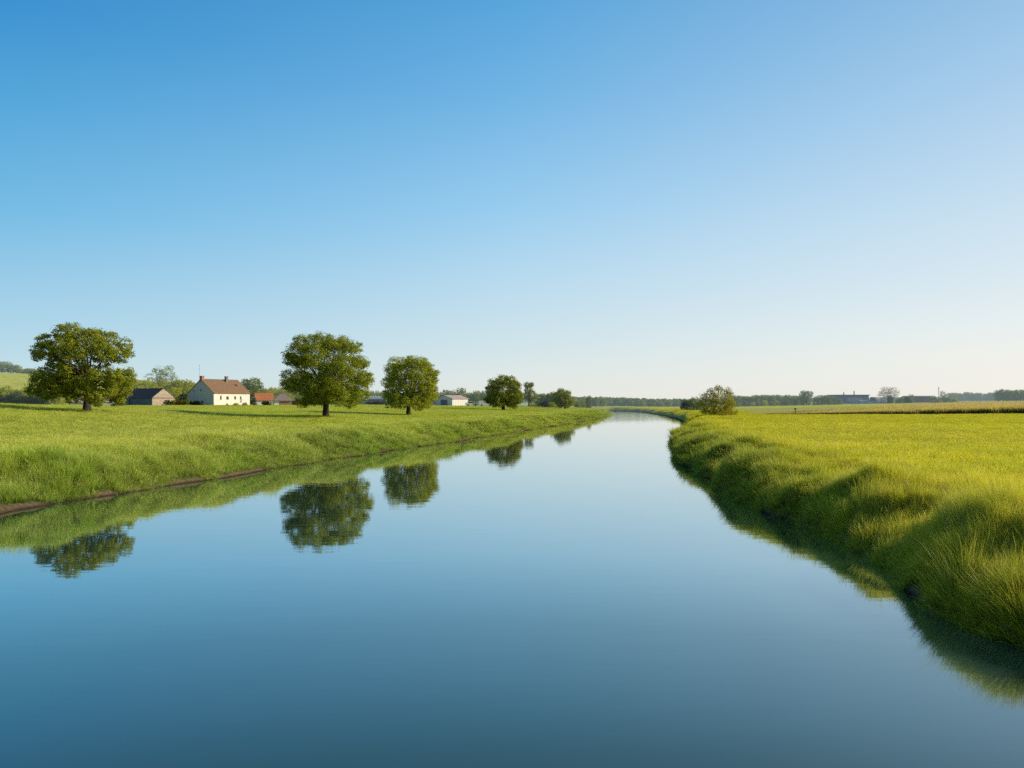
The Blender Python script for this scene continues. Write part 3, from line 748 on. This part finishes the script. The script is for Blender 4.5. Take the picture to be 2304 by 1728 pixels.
for (k, px, w, top) in (('bush', 2100, 22, 889), ('loose', 2122, 16, 878.5), ('bushy', 2113, 20, 895), ('bush', 2132, 22, 892), ('bushy', 2148, 20, 895)):
    bg(k, px, w, top, 440, 'bush or small tree beside the thin mast', g)
g = 'pale trees at the far right'
for k in range(13):
    bg('round', 2138 + k * 9 + rr.normal(0, 1), rr.uniform(15, 21), rr.uniform(881, 886), 700, 'pale hazy tree in the far wood left of the dark wood edge', g, base=5.0)
g = 'dark trees at the right edge'
for k in range(9):
    bg('round', 2247 + k * 12 + rr.normal(0, 1), rr.uniform(20, 27), rr.uniform(874.5, 879), 470, 'dark tree in the wood at the right edge of the view', g)

def distant_wood():
    C = []; r = np.random.default_rng(77)
    lob = []
    # one dense far wood round the whole horizon, nearest across the river bend
    for (D, p0, p1, n, ft) in ((520, 1270, 1560, 60, lambda p: np.interp(p, [1270, 1340, 1420, 1500, 1560], [892, 893, 896, 898, 899])),
                               (820, -400, 1300, 150, lambda p: 897 + 0 * p), (900, 1480, 2800, 130, lambda p: np.interp(p, [1480, 1800, 2300], [897, 894, 892]))):
        for p in np.linspace(p0, p1, n):
            for row in range(2):
                Dd = D + row * 25 + r.uniform(-8, 8); x = wx(p + r.normal(0, 2), Dd); zb = gz(x, Dd) if D < 600 else 3.0
                top = wz(ft(p) + r.normal(0, .9), Dd); hgt = max(3, top - zb); q = hgt * r.uniform(.30, .42)
                lob.append((x, Dd, top - q, q * 1.25, q, q)); lob.append((x + r.normal(0, 3), Dd - 3, zb + hgt * .35, q * 1.2, q, q))
    V, Fq = crown_np(lob, 1.15, 8, 78)
    o = link('distant_wood', mesh_np('distant_wood', V, Fq, M_BG)); tag(o, 'hazy blue green wood along the horizon beyond the river bend', 'wood', kind='stuff')
distant_wood()

# ------------------------------------------------------------------ buildings
M_PLASTER = mat_plain('cream_plaster', (.78,.72,.60), .9, .10, 1.2, (.68,.61,.49))
M_STONE = mat_tiles('rubble_stone', (.50,.38,.27), (.40,.30,.21), (.55,.43,.33), .45, .25)
M_GABLE_SHADE = mat_plain('gable_shade_plaster', (.54,.57,.52), .9, .15, 1.5, (.44,.48,.44))  # wall tone darkened to paint the gable's shade
M_TILE = mat_tiles('brown_clay_tiles', (.32,.175,.085), (.23,.13,.065), (.13,.075,.04), .28, .3)
M_TILER = mat_tiles('red_clay_tiles', (.66,.23,.075), (.55,.18,.06), (.25,.08,.03), .3, .3)
M_TILEG = mat_tiles('grey_brown_shingles', (.33,.24,.20), (.28,.21,.175), (.22,.16,.13), .3, .25)
M_SLATE = mat_plain('dark_slate', (.045,.05,.055), .7, .3, 2.0)
M_BRICK = mat_tiles('red_brick', (.45,.13,.06), (.34,.10,.05), (.5,.3,.2), .24, .09)
M_GLASS = mat_plain('dark_window', (.03,.035,.04), .2, .2, 1)
M_FRAME = mat_plain('grey_window_frame', (.42,.38,.30), .7, .2, 5)
M_WOOD = mat_plain('dark_wood', (.09,.06,.04), .85, .3, 4)
M_STONEG = mat_plain('grey_chimney_stone', (.28,.24,.20), .9, .3, 4)
M_SHEET = mat_corrugated('white_sheet_cladding', (.78,.74,.66))
M_SHEETB = mat_plain('blue_grey_cladding', (.13,.17,.21), .6, .15, .6)
M_SHEETL = mat_plain('pale_grey_roofing', (.30,.33,.35), .5, .12, .8)
M_ROOFP = mat_plain('pinkish_roofing', (.50,.38,.31), .7, .15, 1)
M_RED = mat_plain('red_trim', (.45,.12,.06), .7, .2, 3)
M_WHITE = mat_plain('white_paint', (.80,.79,.76), .6, .08, 2)
M_TYRE = mat_plain('tyre_rubber', (.02,.02,.02), .9, .2, 5)
M_METAL = mat_plain('galvanised_metal', (.35,.36,.37), .4, .2, 4, metallic=.6)
M_DULL = mat_plain('dull_brown_wall', (.22,.18,.14), .9, .2, 1)
M_GREYW = mat_plain('weathered_white_wall', (.62,.60,.58), .9, .15, 1.5)

def uv_box(o):
    """planar uv in metres along each face"""
    me = o.data; uv = me.uv_layers.new(name='UVMap')
    for p in me.polygons:
        n = p.normal
        from mathutils import Vector
        a = Vector((-n.y, n.x, 0)) if (abs(n.x) + abs(n.y)) > 1e-3 else Vector((1, 0, 0))
        a.normalize(); b = n.cross(a)
        for li in p.loop_indices:
            v = me.vertices[me.loops[li].vertex_index].co; uv.data[li].uv = (v.dot(a), v.dot(b))
    return o

def solve(C, ang, px):
    """length along direction ang from plan point C until photo column px"""
    c, s = math.cos(ang), math.sin(ang); k = (px - CX) / F
    return (k * C[1] - C[0]) / (c - k * s)

class Building:
    """corner at the near point; local x runs along the right hand face, local y along the left hand face (away)"""
    def __init__(s, name, label, px, D, ang, pxr=None, pxl=None, cat='building', Lx=None, Ly=None, base=None, group=None):
        x = wx(px, D); s.ang = math.radians(ang)
        s.z = (gz(x, D) + .12) if base is None else base
        s.Lx = Lx or solve((x, D), s.ang, pxr); s.Ly = Ly or solve((x, D), s.ang + math.pi / 2, pxl)
        s.o = empty(name, (x, D, s.z), s.ang); tag(s.o, label, cat, group); s.D = D
    def h(s, py): return wz(py, s.D) - s.z
    def walls(s, mat, eave, ridge=None, axis='x', name='wall', drop=.6):
        """ridge along axis; gables closed up to the ridge"""
        m = MB(); X, Y = s.Lx, s.Ly; r = ridge or eave
        if ridge is None: m.box(0, X, 0, Y, -drop, eave)
        elif axis == 'x':
            m.prism([(0,0,-drop),(0,Y,-drop),(0,Y,eave),(0,Y/2,r),(0,0,eave)], (X,0,0))
        else:
            m.prism([(0,0,-drop),(X,0,-drop),(X,0,eave),(X/2,0,r),(0,0,eave)], (0,Y,0))
        return uv_box(m.build(name, mat, s.o))
    def gable_roof(s, mat, eave, ridge, axis='x', over=.35, side=.3, th=.16, name='roof'):
        m = MB(); X, Y = s.Lx, s.Ly
        if axis == 'x': w = Y / 2; a0, a1 = -side, X + side
        else: w = X / 2; a0, a1 = -side, Y + side
        sl = (ridge - eave) / w; g = .025
        for sg in (-1, 1):
            e = w + over; ze = eave - over * sl
            prof = [(w, ridge + g), (w + sg * e, ze + g), (w + sg * e, ze + g + th), (w, ridge + g + th)]
            if axis == 'x': pts = [(a0, p, z) for p, z in prof]; d = (a1 - a0, 0, 0)
            else: pts = [(p, a0, z) for p, z in prof]; d = (0, a1 - a0, 0)
            m.prism(pts, d)
        return uv_box(m.build(name, mat, s.o))
    def hip_roof(s, mat, eave, ridge, over=.35, name='roof', inset=.45):
        X, Y = s.Lx, s.Ly; o = over; i = min(X, Y) * inset; m = MB()
        a = [(-o,-o,eave),(X+o,-o,eave),(X+o,Y+o,eave),(-o,Y+o,eave)]
        p, q = ((i, Y/2, ridge), (X-i, Y/2, ridge)) if X >= Y else ((X/2, i, ridge), (X/2, Y-i, ridge))
        if X >= Y: fs = [(a[0],a[1],q,p),(a[1],a[2],q),(a[2],a[3],p,q),(a[3],a[0],p)]
        else: fs = [(a[0],a[1],p),(a[1],a[2],q,p),(a[2],a[3],q),(a[3],a[0],p,q)]
        for f in fs: m.poly(f)
        m.hexa([(-o,-o,eave-.14),(X+o,-o,eave-.14),(X+o,Y+o,eave-.14),(-o,Y+o,eave-.14),(-o,-o,eave-.004),(X+o,-o,eave-.004),(X+o,Y+o,eave-.004),(-o,Y+o,eave-.004)])
        return uv_box(m.build(name, mat, s.o))
    def window_r(s, x, z, w, h, frame=M_FRAME, name='window', bars=True):      # on the right hand face (local y = 0)
        f = MB(); t = .07
        for b in ((x, x+t, z, z+h), (x+w-t, x+w, z, z+h), (x+t, x+w-t, z, z+t), (x+t, x+w-t, z+h-t, z+h)): f.box(b[0], b[1], -.03, .02, b[2], b[3])
        if bars: f.box(x+t, x+w-t, -.02, .015, z+h*.55, z+h*.55+.05)
        fo = f.build(name, frame, s.o)
        MB().box(x+t, x+w-t, -.012, .012, z+t, z+h-t).build('pane', M_GLASS, fo)
        return fo
    def window_l(s, y, z, w, h, frame=M_FRAME):                   # on the left hand face (local x = 0)
        f = MB(); t = .07
        for b in ((y, y+t, z, z+h), (y+w-t, y+w, z, z+h), (y+t, y+w-t, z, z+t), (y+t, y+w-t, z+h-t, z+h)): f.box(-.03, .02, b[0], b[1], b[2], b[3])
        fo = f.build('window', frame, s.o)
        MB().box(-.012, .012, y+t, y+w-t, z+t, z+h-t).build('pane', M_GLASS, fo)
        return fo

# farmhouse
b = Building('farmhouse', 'cream farmhouse with brown tiled roof, two chimneys and four small windows', 481, 222, 63, 562, 424, 'house')
ev, rd = b.h(884.0), b.h(853.5) + .15
b.walls(M_PLASTER, ev, rd - .12, 'x')
MB().prism([(-.012, .05, -.5), (-.012, b.Ly - .05, -.5), (-.012, b.Ly - .05, ev - .05), (-.012, b.Ly / 2, rd - .3), (-.012, .05, ev - .05)], (.008, 0, 0)).build('gable_shade', M_GABLE_SHADE, b.o)  # thin panel carrying the gable's shade as a darker colour
b.gable_roof(M_TILE, ev, rd - .1, 'x', .25, .18)
rf = [c for c in b.o.children if c.name.startswith('roof')][0]
m = MB(); m.box(-.05, .75, b.Ly/2 - .45, b.Ly/2 + .45, rd - .7, rd + .72); m.box(-.12, .82, b.Ly/2 - .52, b.Ly/2 + .52, rd + .723, rd + .9)
uv_box(m.build('chimney', M_BRICK, rf))
cx_ = b.Lx * .60; m = MB(); m.box(cx_, cx_ + .75, b.Ly/2 - 1.2, b.Ly/2 - .5, rd - 1.1, rd + .85); m.box(cx_ - .06, cx_ + .81, b.Ly/2 - 1.26, b.Ly/2 - .44, rd + .853, rd + .98)
m.build('chimney', M_STONEG, rf)
m = MB(); m.tube([(.1, b.Ly/2 + .75, rd - .6), (.1, b.Ly/2 + .75, rd + 4.0)], [.035, .025], 6)
for zz, ll in ((3.0, .35), (3.6, .25), (3.9, .3)): m.tube([(.1, b.Ly/2 + .75 - ll, rd + zz), (.1, b.Ly/2 + .75 + ll, rd + zz)], [.02, .02], 5)
m.build('aerial', M_METAL, rf)
for fx, w, z0, hh in ((.165, .62, .42, .36), (.335, .9, .44, .28), (.555, .68, .45, .28), (.715, .6, .45, .28)):
    b.window_r(b.Lx * fx, ev * z0, w, ev * hh)
b.window_l(b.Ly * .47, ev * 1.12, .6, .6); b.window_l(b.Ly * .75, ev * 1.1, .45, .5)
sl = (rd - .1 - ev) / (b.Ly / 2); MB().prism([(b.Lx*.78, 2.4, ev + 2.4*sl + .22), (b.Lx*.78 + .6, 2.4, ev + 2.4*sl + .22), (b.Lx*.78 + .6, 3.1, ev + 3.1*sl + .22), (b.Lx*.78, 3.1, ev + 3.1*sl + .22)], (0, 0, .06)).build('skylight', M_GLASS, rf)
HOUSE = b

# stone barn
b = Building('stone_barn', 'stone barn with dark slate roof and pale sunlit gable, left of the farmhouse', 342.5, 214, 63, 393, 274, 'barn')
ev, rd = b.h(895.0), b.h(873.5)
b.walls(M_STONE, ev, rd - .05, 'y')
b.gable_roof(M_SLATE, ev, rd - .05, 'y', .3, .05, .12)
MB().box(.02, b.Lx - .02, -.07, -.004, ev - .12, ev + .02).build('ledge', M_WOOD, b.o)
MB().box(-.035, -.004, .1, b.Ly - .1, -.4, ev - .1).build('side_shade', M_SHEETB, b.o)  # bluish dark sheet over the stone, painting this side's shade
m = MB(); m.box(-.5, -.05, b.Ly * .72, b.Ly * 1.1, -.4, ev * .93); m.build('lean_to', M_SHEETB, b.o)
# hidden farm building behind the big tree
b = Building('long_barn', 'long low farm building with pinkish tiled roof behind the big left tree', 160, 232, 22, 190, 88, 'barn', Ly=7)
b.Lx = 9.0
b.walls(M_GREYW, b.h(905), b.h(891), 'x'); b.gable_roof(M_ROOFP, b.h(905), b.h(891), 'x')
b.window_r(2.0, .35, .8, .6); b.window_r(5.5, .35, .8, .6)
b = Building('outbuilding', 'small whitewashed outbuilding between the big left tree and the stone barn', 214, 226, 20, 262, 205, 'shed', Ly=4)
b.walls(M_GREYW, b.h(899.5), b.h(896), 'x'); b.gable_roof(M_SHEETL, b.h(899.5), b.h(896), 'x', .2, .15, .1)
b.window_r(b.Lx * .4, .4, .7, .6)
# red roofed shed
b = Building('red_roofed_shed', 'low white shed with bright red tiled roof right of the farmhouse', 575, 238, 18, 613, 571, 'shed', Ly=6.0)
ev, rd = b.h(900), b.h(884.5)
b.walls(M_WHITE, ev, rd - .05, 'x'); b.gable_roof(M_TILER, ev, rd - .05, 'x', .3, .25, .14)
MB().box(b.Lx * .42, b.Lx * .78, -.05, -.004, -.3, ev * .75).build('door', M_WOOD, b.o)
# hipped hut
b = Building('hipped_hut', 'small hut with grey brown hipped roof, white corner and red brick wall', 617, 240, 19, 655, 616, 'shed', Ly=4.2)
ev, rd = b.h(902), b.h(886.5)
b.walls(M_WHITE, ev); b.hip_roof(M_TILEG, ev + .14, rd, .45)
uv_box(MB().box(b.Lx * .30, b.Lx - .02, -.035, -.004, -.4, ev - .15).build('brick_wall', M_BRICK, b.o))
b.window_r(b.Lx * .55, ev * .35, .7, ev * .4)
b = Building('lean_to_shed', 'flat blue grey roofed shed half hidden by the full crowned tree', 656, 246, 8, 690, 655, 'shed', Ly=4)
b.walls(M_WOOD, b.h(901.5)); MB().box(-.3, b.Lx + .3, -.4, b.Ly + .3, b.h(901.5) + .004, b.h(899)).build('roof', M_SHEETL, b.o)
# arched shed
b = Building('arched_shed', 'grey arched metal shed seen between the full crowned and the round topped tree', 818, 300, 6, 868, 815, 'shed', Ly=8)
ev, rd = b.h(899), b.h(891.5)
m = MB(); X, Y = b.Lx, b.Ly
pts = [(0, 0, -.5)] + [(0, Y / 2 - Y / 2 * math.cos(math.pi * k / 10), ev + (rd - ev) * math.sin(math.pi * k / 10)) for k in range(11)] + [(0, Y, -.5)]
m.prism(pts, (X, 0, 0)); m.build('wall', M_SHEETB, b.o)
m = MB(); arc = [(-.2, Y / 2 - (Y / 2 + .1) * math.cos(math.pi * k / 10), ev + .06 + (rd - ev) * math.sin(math.pi * k / 10)) for k in range(11)]
m.prism(arc + [(p[0], p[1], p[2] + .1) for p in arc[::-1]], (X + .4, 0, 0)); m.build('roof', M_SHEETL, b.o)
MB().box(X * .7, X * .78, -.05, -.004, -.3, ev * .9).build('door', M_RED, b.o)
# white metal barn
b = Building('metal_barn', 'white ribbed metal barn with low roof and shaded blue grey end', 1017.6, 272, 52, 1053, 981, 'barn')
ev, rd = b.h(897), b.h(889.5)
b.walls(M_SHEET, ev, rd - .05, 'x'); b.gable_roof(M_ROOFP, ev, rd - .05, 'x', .35, .25, .14)
MB().box(.0, b.Lx, -.035, -.004, ev - .2, ev - .06).build('trim', M_RED, b.o)
m = MB(); m.box(-.06, -.004, b.Ly * .3, b.Ly * .7, -.2, ev * .85); m.build('door', M_SHEETB, b.o)

# right hand buildings
b = Building('flat_hall', 'long blue grey flat roofed hall beyond the pale right field', 1886, 470, 4, 1955, 1884, 'building', Ly=14)
ev = b.h(889.5)
b.walls(M_SHEETB, ev); MB().box(-.5, b.Lx + .5, -.5, b.Ly + .5, ev + .004, b.h(888)).build('roof', M_SLATE, b.o)
MB().box(b.Lx * .3, b.Lx * .8, -.06, -.004, ev * .25, ev * .75).build('panel', M_SHEETL, b.o)
for fx, hh in ((.26, 1.2), (.6, 2.0)): MB().tube([(b.Lx * fx, 3, ev), (b.Lx * fx, 3, ev + .6 + hh)], [.35, .35], 8).build('vent', M_METAL, b.o)
b = Building('polytunnel', 'long low white polytunnel at the far edge of the right field', 1938, 452, 4, 1994, 1936, 'greenhouse', Ly=8)
Y = b.Ly; hh = b.h(899.5); m = MB()
pts = [(0, Y / 2 - Y / 2 * math.cos(math.pi * k / 10), hh * math.sin(math.pi * k / 10) ** .7 - .2) for k in range(11)]
m.prism(pts, (b.Lx, 0, 0)); m.build('cover', M_SHEETL, b.o)
m = MB()
for k in range(7): 
    xx = b.Lx * k / 6; m.tube([(xx, p[1] - .04 * (1 if p[1] < Y/2 else -1), p[2] + .03) for p in pts], [.06] * 11, 5)
m.build('hoop', M_METAL, b.o)
b = Building('low_building', 'long low brownish building behind the bushes left of the mast', 2056, 470, 5, 2094, 2054, 'building', Ly=10)
b.walls(M_DULL, b.h(892.5)); MB().box(-.6, b.Lx + .6, -.6, b.Ly + .6, b.h(892.5) + .004, b.h(890.5)).build('roof', M_ROOFP, b.o)
for k in range(3): b.window_r(b.Lx * (.15 + .3 * k), .6, 1.5, 1.0)
# lattice mast
x = wx(2112, 460); z = gz(x, 460); t = empty('mast', (x, 460, z)); tag(t, 'thin grey lattice mast standing among bushes at the right', 'mast')
hh = wz(871.5, 460) - z; m = MB()
for k in range(3):
    a = 2.1 * k; m.tube([(.45 * math.cos(a), .45 * math.sin(a), -.3), (.2 * math.cos(a), .2 * math.sin(a), hh)], [.05, .04], 5)
for j in range(12):
    z0 = hh * j / 12; z1 = hh * (j + 1) / 12; q0 = .45 - .25 * j / 12; q1 = .45 - .25 * (j + 1) / 12
    for k in range(3): m.tube([(q0 * math.cos(2.1 * k), q0 * math.sin(2.1 * k), z0), (q1 * math.cos(2.1 * k + 2.1), q1 * math.sin(2.1 * k + 2.1), z1)], [.03, .03], 4)
m.build('lattice', M_METAL, t)
m = MB(); m.box(-.12, .12, -.12, .12, hh - 1.0, hh + .2); m.build('antenna', M_WHITE, t)

# ------------------------------------------------------------------ hedges, shrubs and small things round the farm
bg('bushd', 377, 24, 899, 211, 'dark rounded shrub in front of the stone barn gable')
bg('hedge', 390, 14, 898.5, 211.5, 'green hedge bush beside the dark shrub at the barn gable', name='shrub', cat='shrub')
bg('bushr', 398, 16, 899, 212, 'rusty brown shrub in the hedge between barn and farmhouse')
bg('hedge', 415, 26, 898, 212, 'clipped green hedge in front of the farmhouse gable')
bg('hedged', 441, 36, 901, 213, 'low dark hedge along the farmhouse gable')
bg('bushd', 412, 38, 884, 236, 'large dark shrub in shade behind the left end of the farmhouse')
bg('fir', 571, 22, 884, 231, 'small blue green fir between the farmhouse and the red roofed shed', name='fir_tree', cat='tree')
bg('bushr', 511, 6, 907.5, 214, 'small brown bush against the farmhouse front wall')
bg('bushy', 531, 16, 906.5, 214, 'yellow green bush at the farmhouse front wall')
bg('bushy', 551, 16, 905, 216, 'pale green bush at the right corner of the farmhouse')
bg('hedged', 600, 26, 903.5, 228, 'dark green hedge in front of the red roofed shed')
bg('bush', 573, 12, 904, 222, 'small bush between the farmhouse and the dark hedge')
bg('busho', 668, 14, 902, 236, 'orange yellow bush right of the brick hut wall')
bg('hedged', 845, 46, 903, 285, 'dark hedge in front of the arched shed')
bg('hedgey', 1066, 22, 901.5, 300, 'yellow green hedge right of the white barn')
bg('busho', 1081, 11, 901, 296, 'bright orange bush right of the yellow green hedge', cat='shrub')
g = 'low plants along the white barn'
for k in range(9): bg(('bushr', 'bush')[k % 2], 1019 + k * 5.2, 5.5, 912.5 + (k % 3) * .6, 262, 'low dark plant in the row in front of the white barn', g)

def vehicle(name, label, px, D, L_, W_, Hh, ang, van):
    x = wx(px, D); z = gz(x, D); t = empty(name, (x, D, z), math.radians(ang)); tag(t, label, 'van' if van else 'car')
    prof = [(-L_/2, .35), (L_/2, .35), (L_/2, .8), (L_*.36, .95), (L_*.22, Hh), (-L_*.46, Hh), (-L_/2, Hh*.75)] if van else [(-L_/2, .32), (L_/2, .32), (L_/2, .72), (L_*.27, .86), (L_*.1, Hh), (-L_*.28, Hh), (-L_*.44, .9), (-L_/2, .82)]
    MB().prism([(a, -W_/2, c) for a, c in prof], (0, W_, 0)).build('body', M_WHITE, t)
    for sgn in (-1, 1):
        y = sgn * (W_/2 + .004); 
        q = [(-L_*.30, .92), (L_*.22, .92), (L_*.085, Hh - .1), (-L_*.27, Hh - .1)] if not van else [(L_*.02, .98), (L_*.30, .98), (L_*.19, Hh - .12), (L_*.02, Hh - .12)]
        MB().prism([(a, y, c) for a, c in q], (0, .012 * sgn, 0)).build('window', M_GLASS, t)
        for fx in (-.3, .3):
            MB().tube([(L_*fx, sgn * (W_/2 - .2), .32), (L_*fx, sgn * (W_/2 + .02), .32)], [.32, .32], 14).build('wheel', M_TYRE, t)
    return t
vehicle('parked_car', 'white car parked right beside the white barn', 1061, 268, 4.2, 1.75, 1.45, 12, False)
vehicle('parked_van', 'pale van parked between the orange bush and the dense dome shaped tree', 1093, 268, 4.8, 1.9, 1.9, 8, True)

# thistle at the field edge on the right
x = wx(1789, 178); z = gz(x, 178); t = empty('thistle', (x, 178, z)); tag(t, 'single tall thistle standing at the edge of the right meadow', 'plant')
MB().tube([(0,0,-.1), (.03,0,.8), (0,.02,1.3)], [.05,.04,.03], 5).build('stem', M_DARKLEAF, t)
V, Fq = crown_np([(0,0,1.3,.28,.28,.22), (.1,0,.8,.16,.16,.14)], .14, 6, 400); link('head', mesh_np('head', V, Fq, M_DARKLEAF), t)

# rocks at the right water edge
def rock(loc, r0, seed, label):
    r = np.random.default_rng(seed); m = MB(); n1, n2 = 9, 14
    V = []; Fa = []
    for i in range(n1 + 1):
        for j in range(n2):
            a = math.pi * i / n1; bb = 2 * math.pi * j / n2
            q = np.array([math.sin(a) * math.cos(bb), math.sin(a) * math.sin(bb), math.cos(a)])
            k = 1 + .35 * (fbm(np.array([q[0] * 1.7 + seed]), np.array([q[1] * 1.7 + q[2] * 2.3]), seed, 3)[0] - .5) * 2
            V.append(q * k * np.array(r0))
    for i in range(n1):
        for j in range(n2): Fa.append((i*n2+j, (i+1)*n2+j, (i+1)*n2+(j+1)%n2, i*n2+(j+1)%n2))
    o = link('rock', mesh_np('rock', V, Fa, M_ROCK, True), None, loc); tag(o, label, 'rock')
M_ROCK = mat_plain('wet_grey_rock', (.16,.15,.14), .7, .4, 5, bump=.05)
for (px, py, r0, lb) in ((2268, 1405, (.42,.36,.24), 'large wet grey rock at the right water edge under overhanging grass'), (2298, 1428, (.25,.25,.15), 'small wet grey rock at the right edge of the view by the water')):
    D = F * H / (py - HY); rock((wx(px, D) + .1, D, .06), r0, int(px), lb)

# ------------------------------------------------------------------ sky, sun, camera
SUN_EL, SUN_AZ = math.radians(27), math.radians(89)         # azimuth clockwise from +Y (view direction)
def build_world():
    w = bpy.data.worlds.new('World'); SC.world = w; w.use_nodes = True; nt = w.node_tree; nt.nodes.clear()
    sky = N(nt, 'ShaderNodeTexSky'); sky.sky_type = 'NISHITA'; sky.sun_disc = False
    sky.sun_elevation = SUN_EL; sky.sun_rotation = SUN_AZ; sky.air_density = 1.0; sky.dust_density = .6; sky.ozone_density = 1.5
    # sky colours set by height and sunward bearing; overhead and behind darkened to cut fill
    def lin(c): return tuple((v / 255 / 12.92) if v / 255 < .04045 else ((v / 255 + .055) / 1.055) ** 2.4 for v in c)
    tc = N(nt, 'ShaderNodeTexCoord'); sp = N(nt, 'ShaderNodeSeparateXYZ'); L(nt, tc.outputs['Generated'], sp.inputs[0])
    x, y, z = sp.outputs
    hor = math_(nt, 'SQRT', math_(nt, 'ADD', math_(nt, 'MULTIPLY', x, x), math_(nt, 'MULTIPLY', y, y)))
    t = math_(nt, 'DIVIDE', x, math_(nt, 'MAXIMUM', math_(nt, 'MULTIPLY', hor, .54), .001))
    zc = math_(nt, 'MAXIMUM', z, 0.0)
    def rp(st): return ramp(nt, zc, [(p, lin(c)) for p, c in st])
    left = rp([(0, (196,222,228)), (.04, (186,217,230)), (.081, (168,209,230)), (.20, (112,186,227)), (.31, (77,164,217)), (.39, (50,145,208)), (.6, (26,100,170)), (1, (10,52,110))])
    mid = rp([(0, (230,232,226)), (.03, (222,231,230)), (.068, (208,227,233)), (.153, (183,218,238)), (.235, (152,205,239)), (.36, (111,181,229)), (.45, (85,166,221)), (.62, (40,115,185)), (1, (10,52,110))])
    right = rp([(0, (240,237,230)), (.05, (238,238,233)), (.0814, (231,237,237)), (.141, (215,230,238)), (.20, (202,224,238)), (.31, (172,207,235)), (.39, (150,194,229)), (.62, (75,145,205)), (1, (10,52,110))])
    a = mixc(nt, math_(nt, 'ADD', t, 1.0, True), left, mid); c = mixc(nt, math_(nt, 'MAXIMUM', math_(nt, 'MINIMUM', t, 1.0), 0.0), a, right)
    bk = math_(nt, 'MULTIPLY', math_(nt, 'ADD', math_(nt, 'MULTIPLY', y, -1.6), -.1, True), .55)
    c = mixc(nt, bk, c, (.02, .06, .12))  # unseen sky behind the view darkened to lower the fill light
    sc_ = mixc(nt, 1.0, sky.outputs[0], (.1, .1, .1), 'MULTIPLY')
    c = mixc(nt, .88, sc_, c)
    gain = N(nt, 'ShaderNodeVectorMath', operation='SCALE'); L(nt, c, gain.inputs[0]); gain.inputs[3].default_value = 10.6
    bgn = N(nt, 'ShaderNodeBackground'); bgn.inputs[1].default_value = .10
    L(nt, gain.outputs[0], bgn.inputs[0])
    out = N(nt, 'ShaderNodeOutputWorld'); L(nt, bgn.outputs[0], out.inputs[0])
build_world()
sd = bpy.data.lights.new('sun', 'SUN'); sd.energy = 5.0; sd.angle = math.radians(.5); sd.color = (1, .90, .73)
so = bpy.data.objects.new('sun', sd); COL.objects.link(so)
from mathutils import Vector
dirv = Vector((math.sin(SUN_AZ) * math.cos(SUN_EL), math.cos(SUN_AZ) * math.cos(SUN_EL), math.sin(SUN_EL)))
so.rotation_euler = dirv.to_track_quat('Z', 'Y').to_euler(); so.location = (60, -20, 60)
cd = bpy.data.cameras.new('camera'); co = bpy.data.objects.new('camera', cd); COL.objects.link(co)
cd.sensor_width = 36; cd.lens = 28; cd.shift_y = 39 / 2304; cd.clip_end = 20000; cd.clip_start = .1
co.location = (0, 0, H); co.rotation_euler = (math.pi / 2, 0, 0); SC.camera = co
SC.view_settings.view_transform = 'Standard'; SC.view_settings.look = 'None'; SC.view_settings.exposure = 0
SC.cycles.use_denoising = False; SC.cycles.adaptive_threshold = .006
SC.cycles.max_bounces = 6; SC.cycles.diffuse_bounces = 4; SC.cycles.transmission_bounces = 2; SC.cycles.glossy_bounces = 2
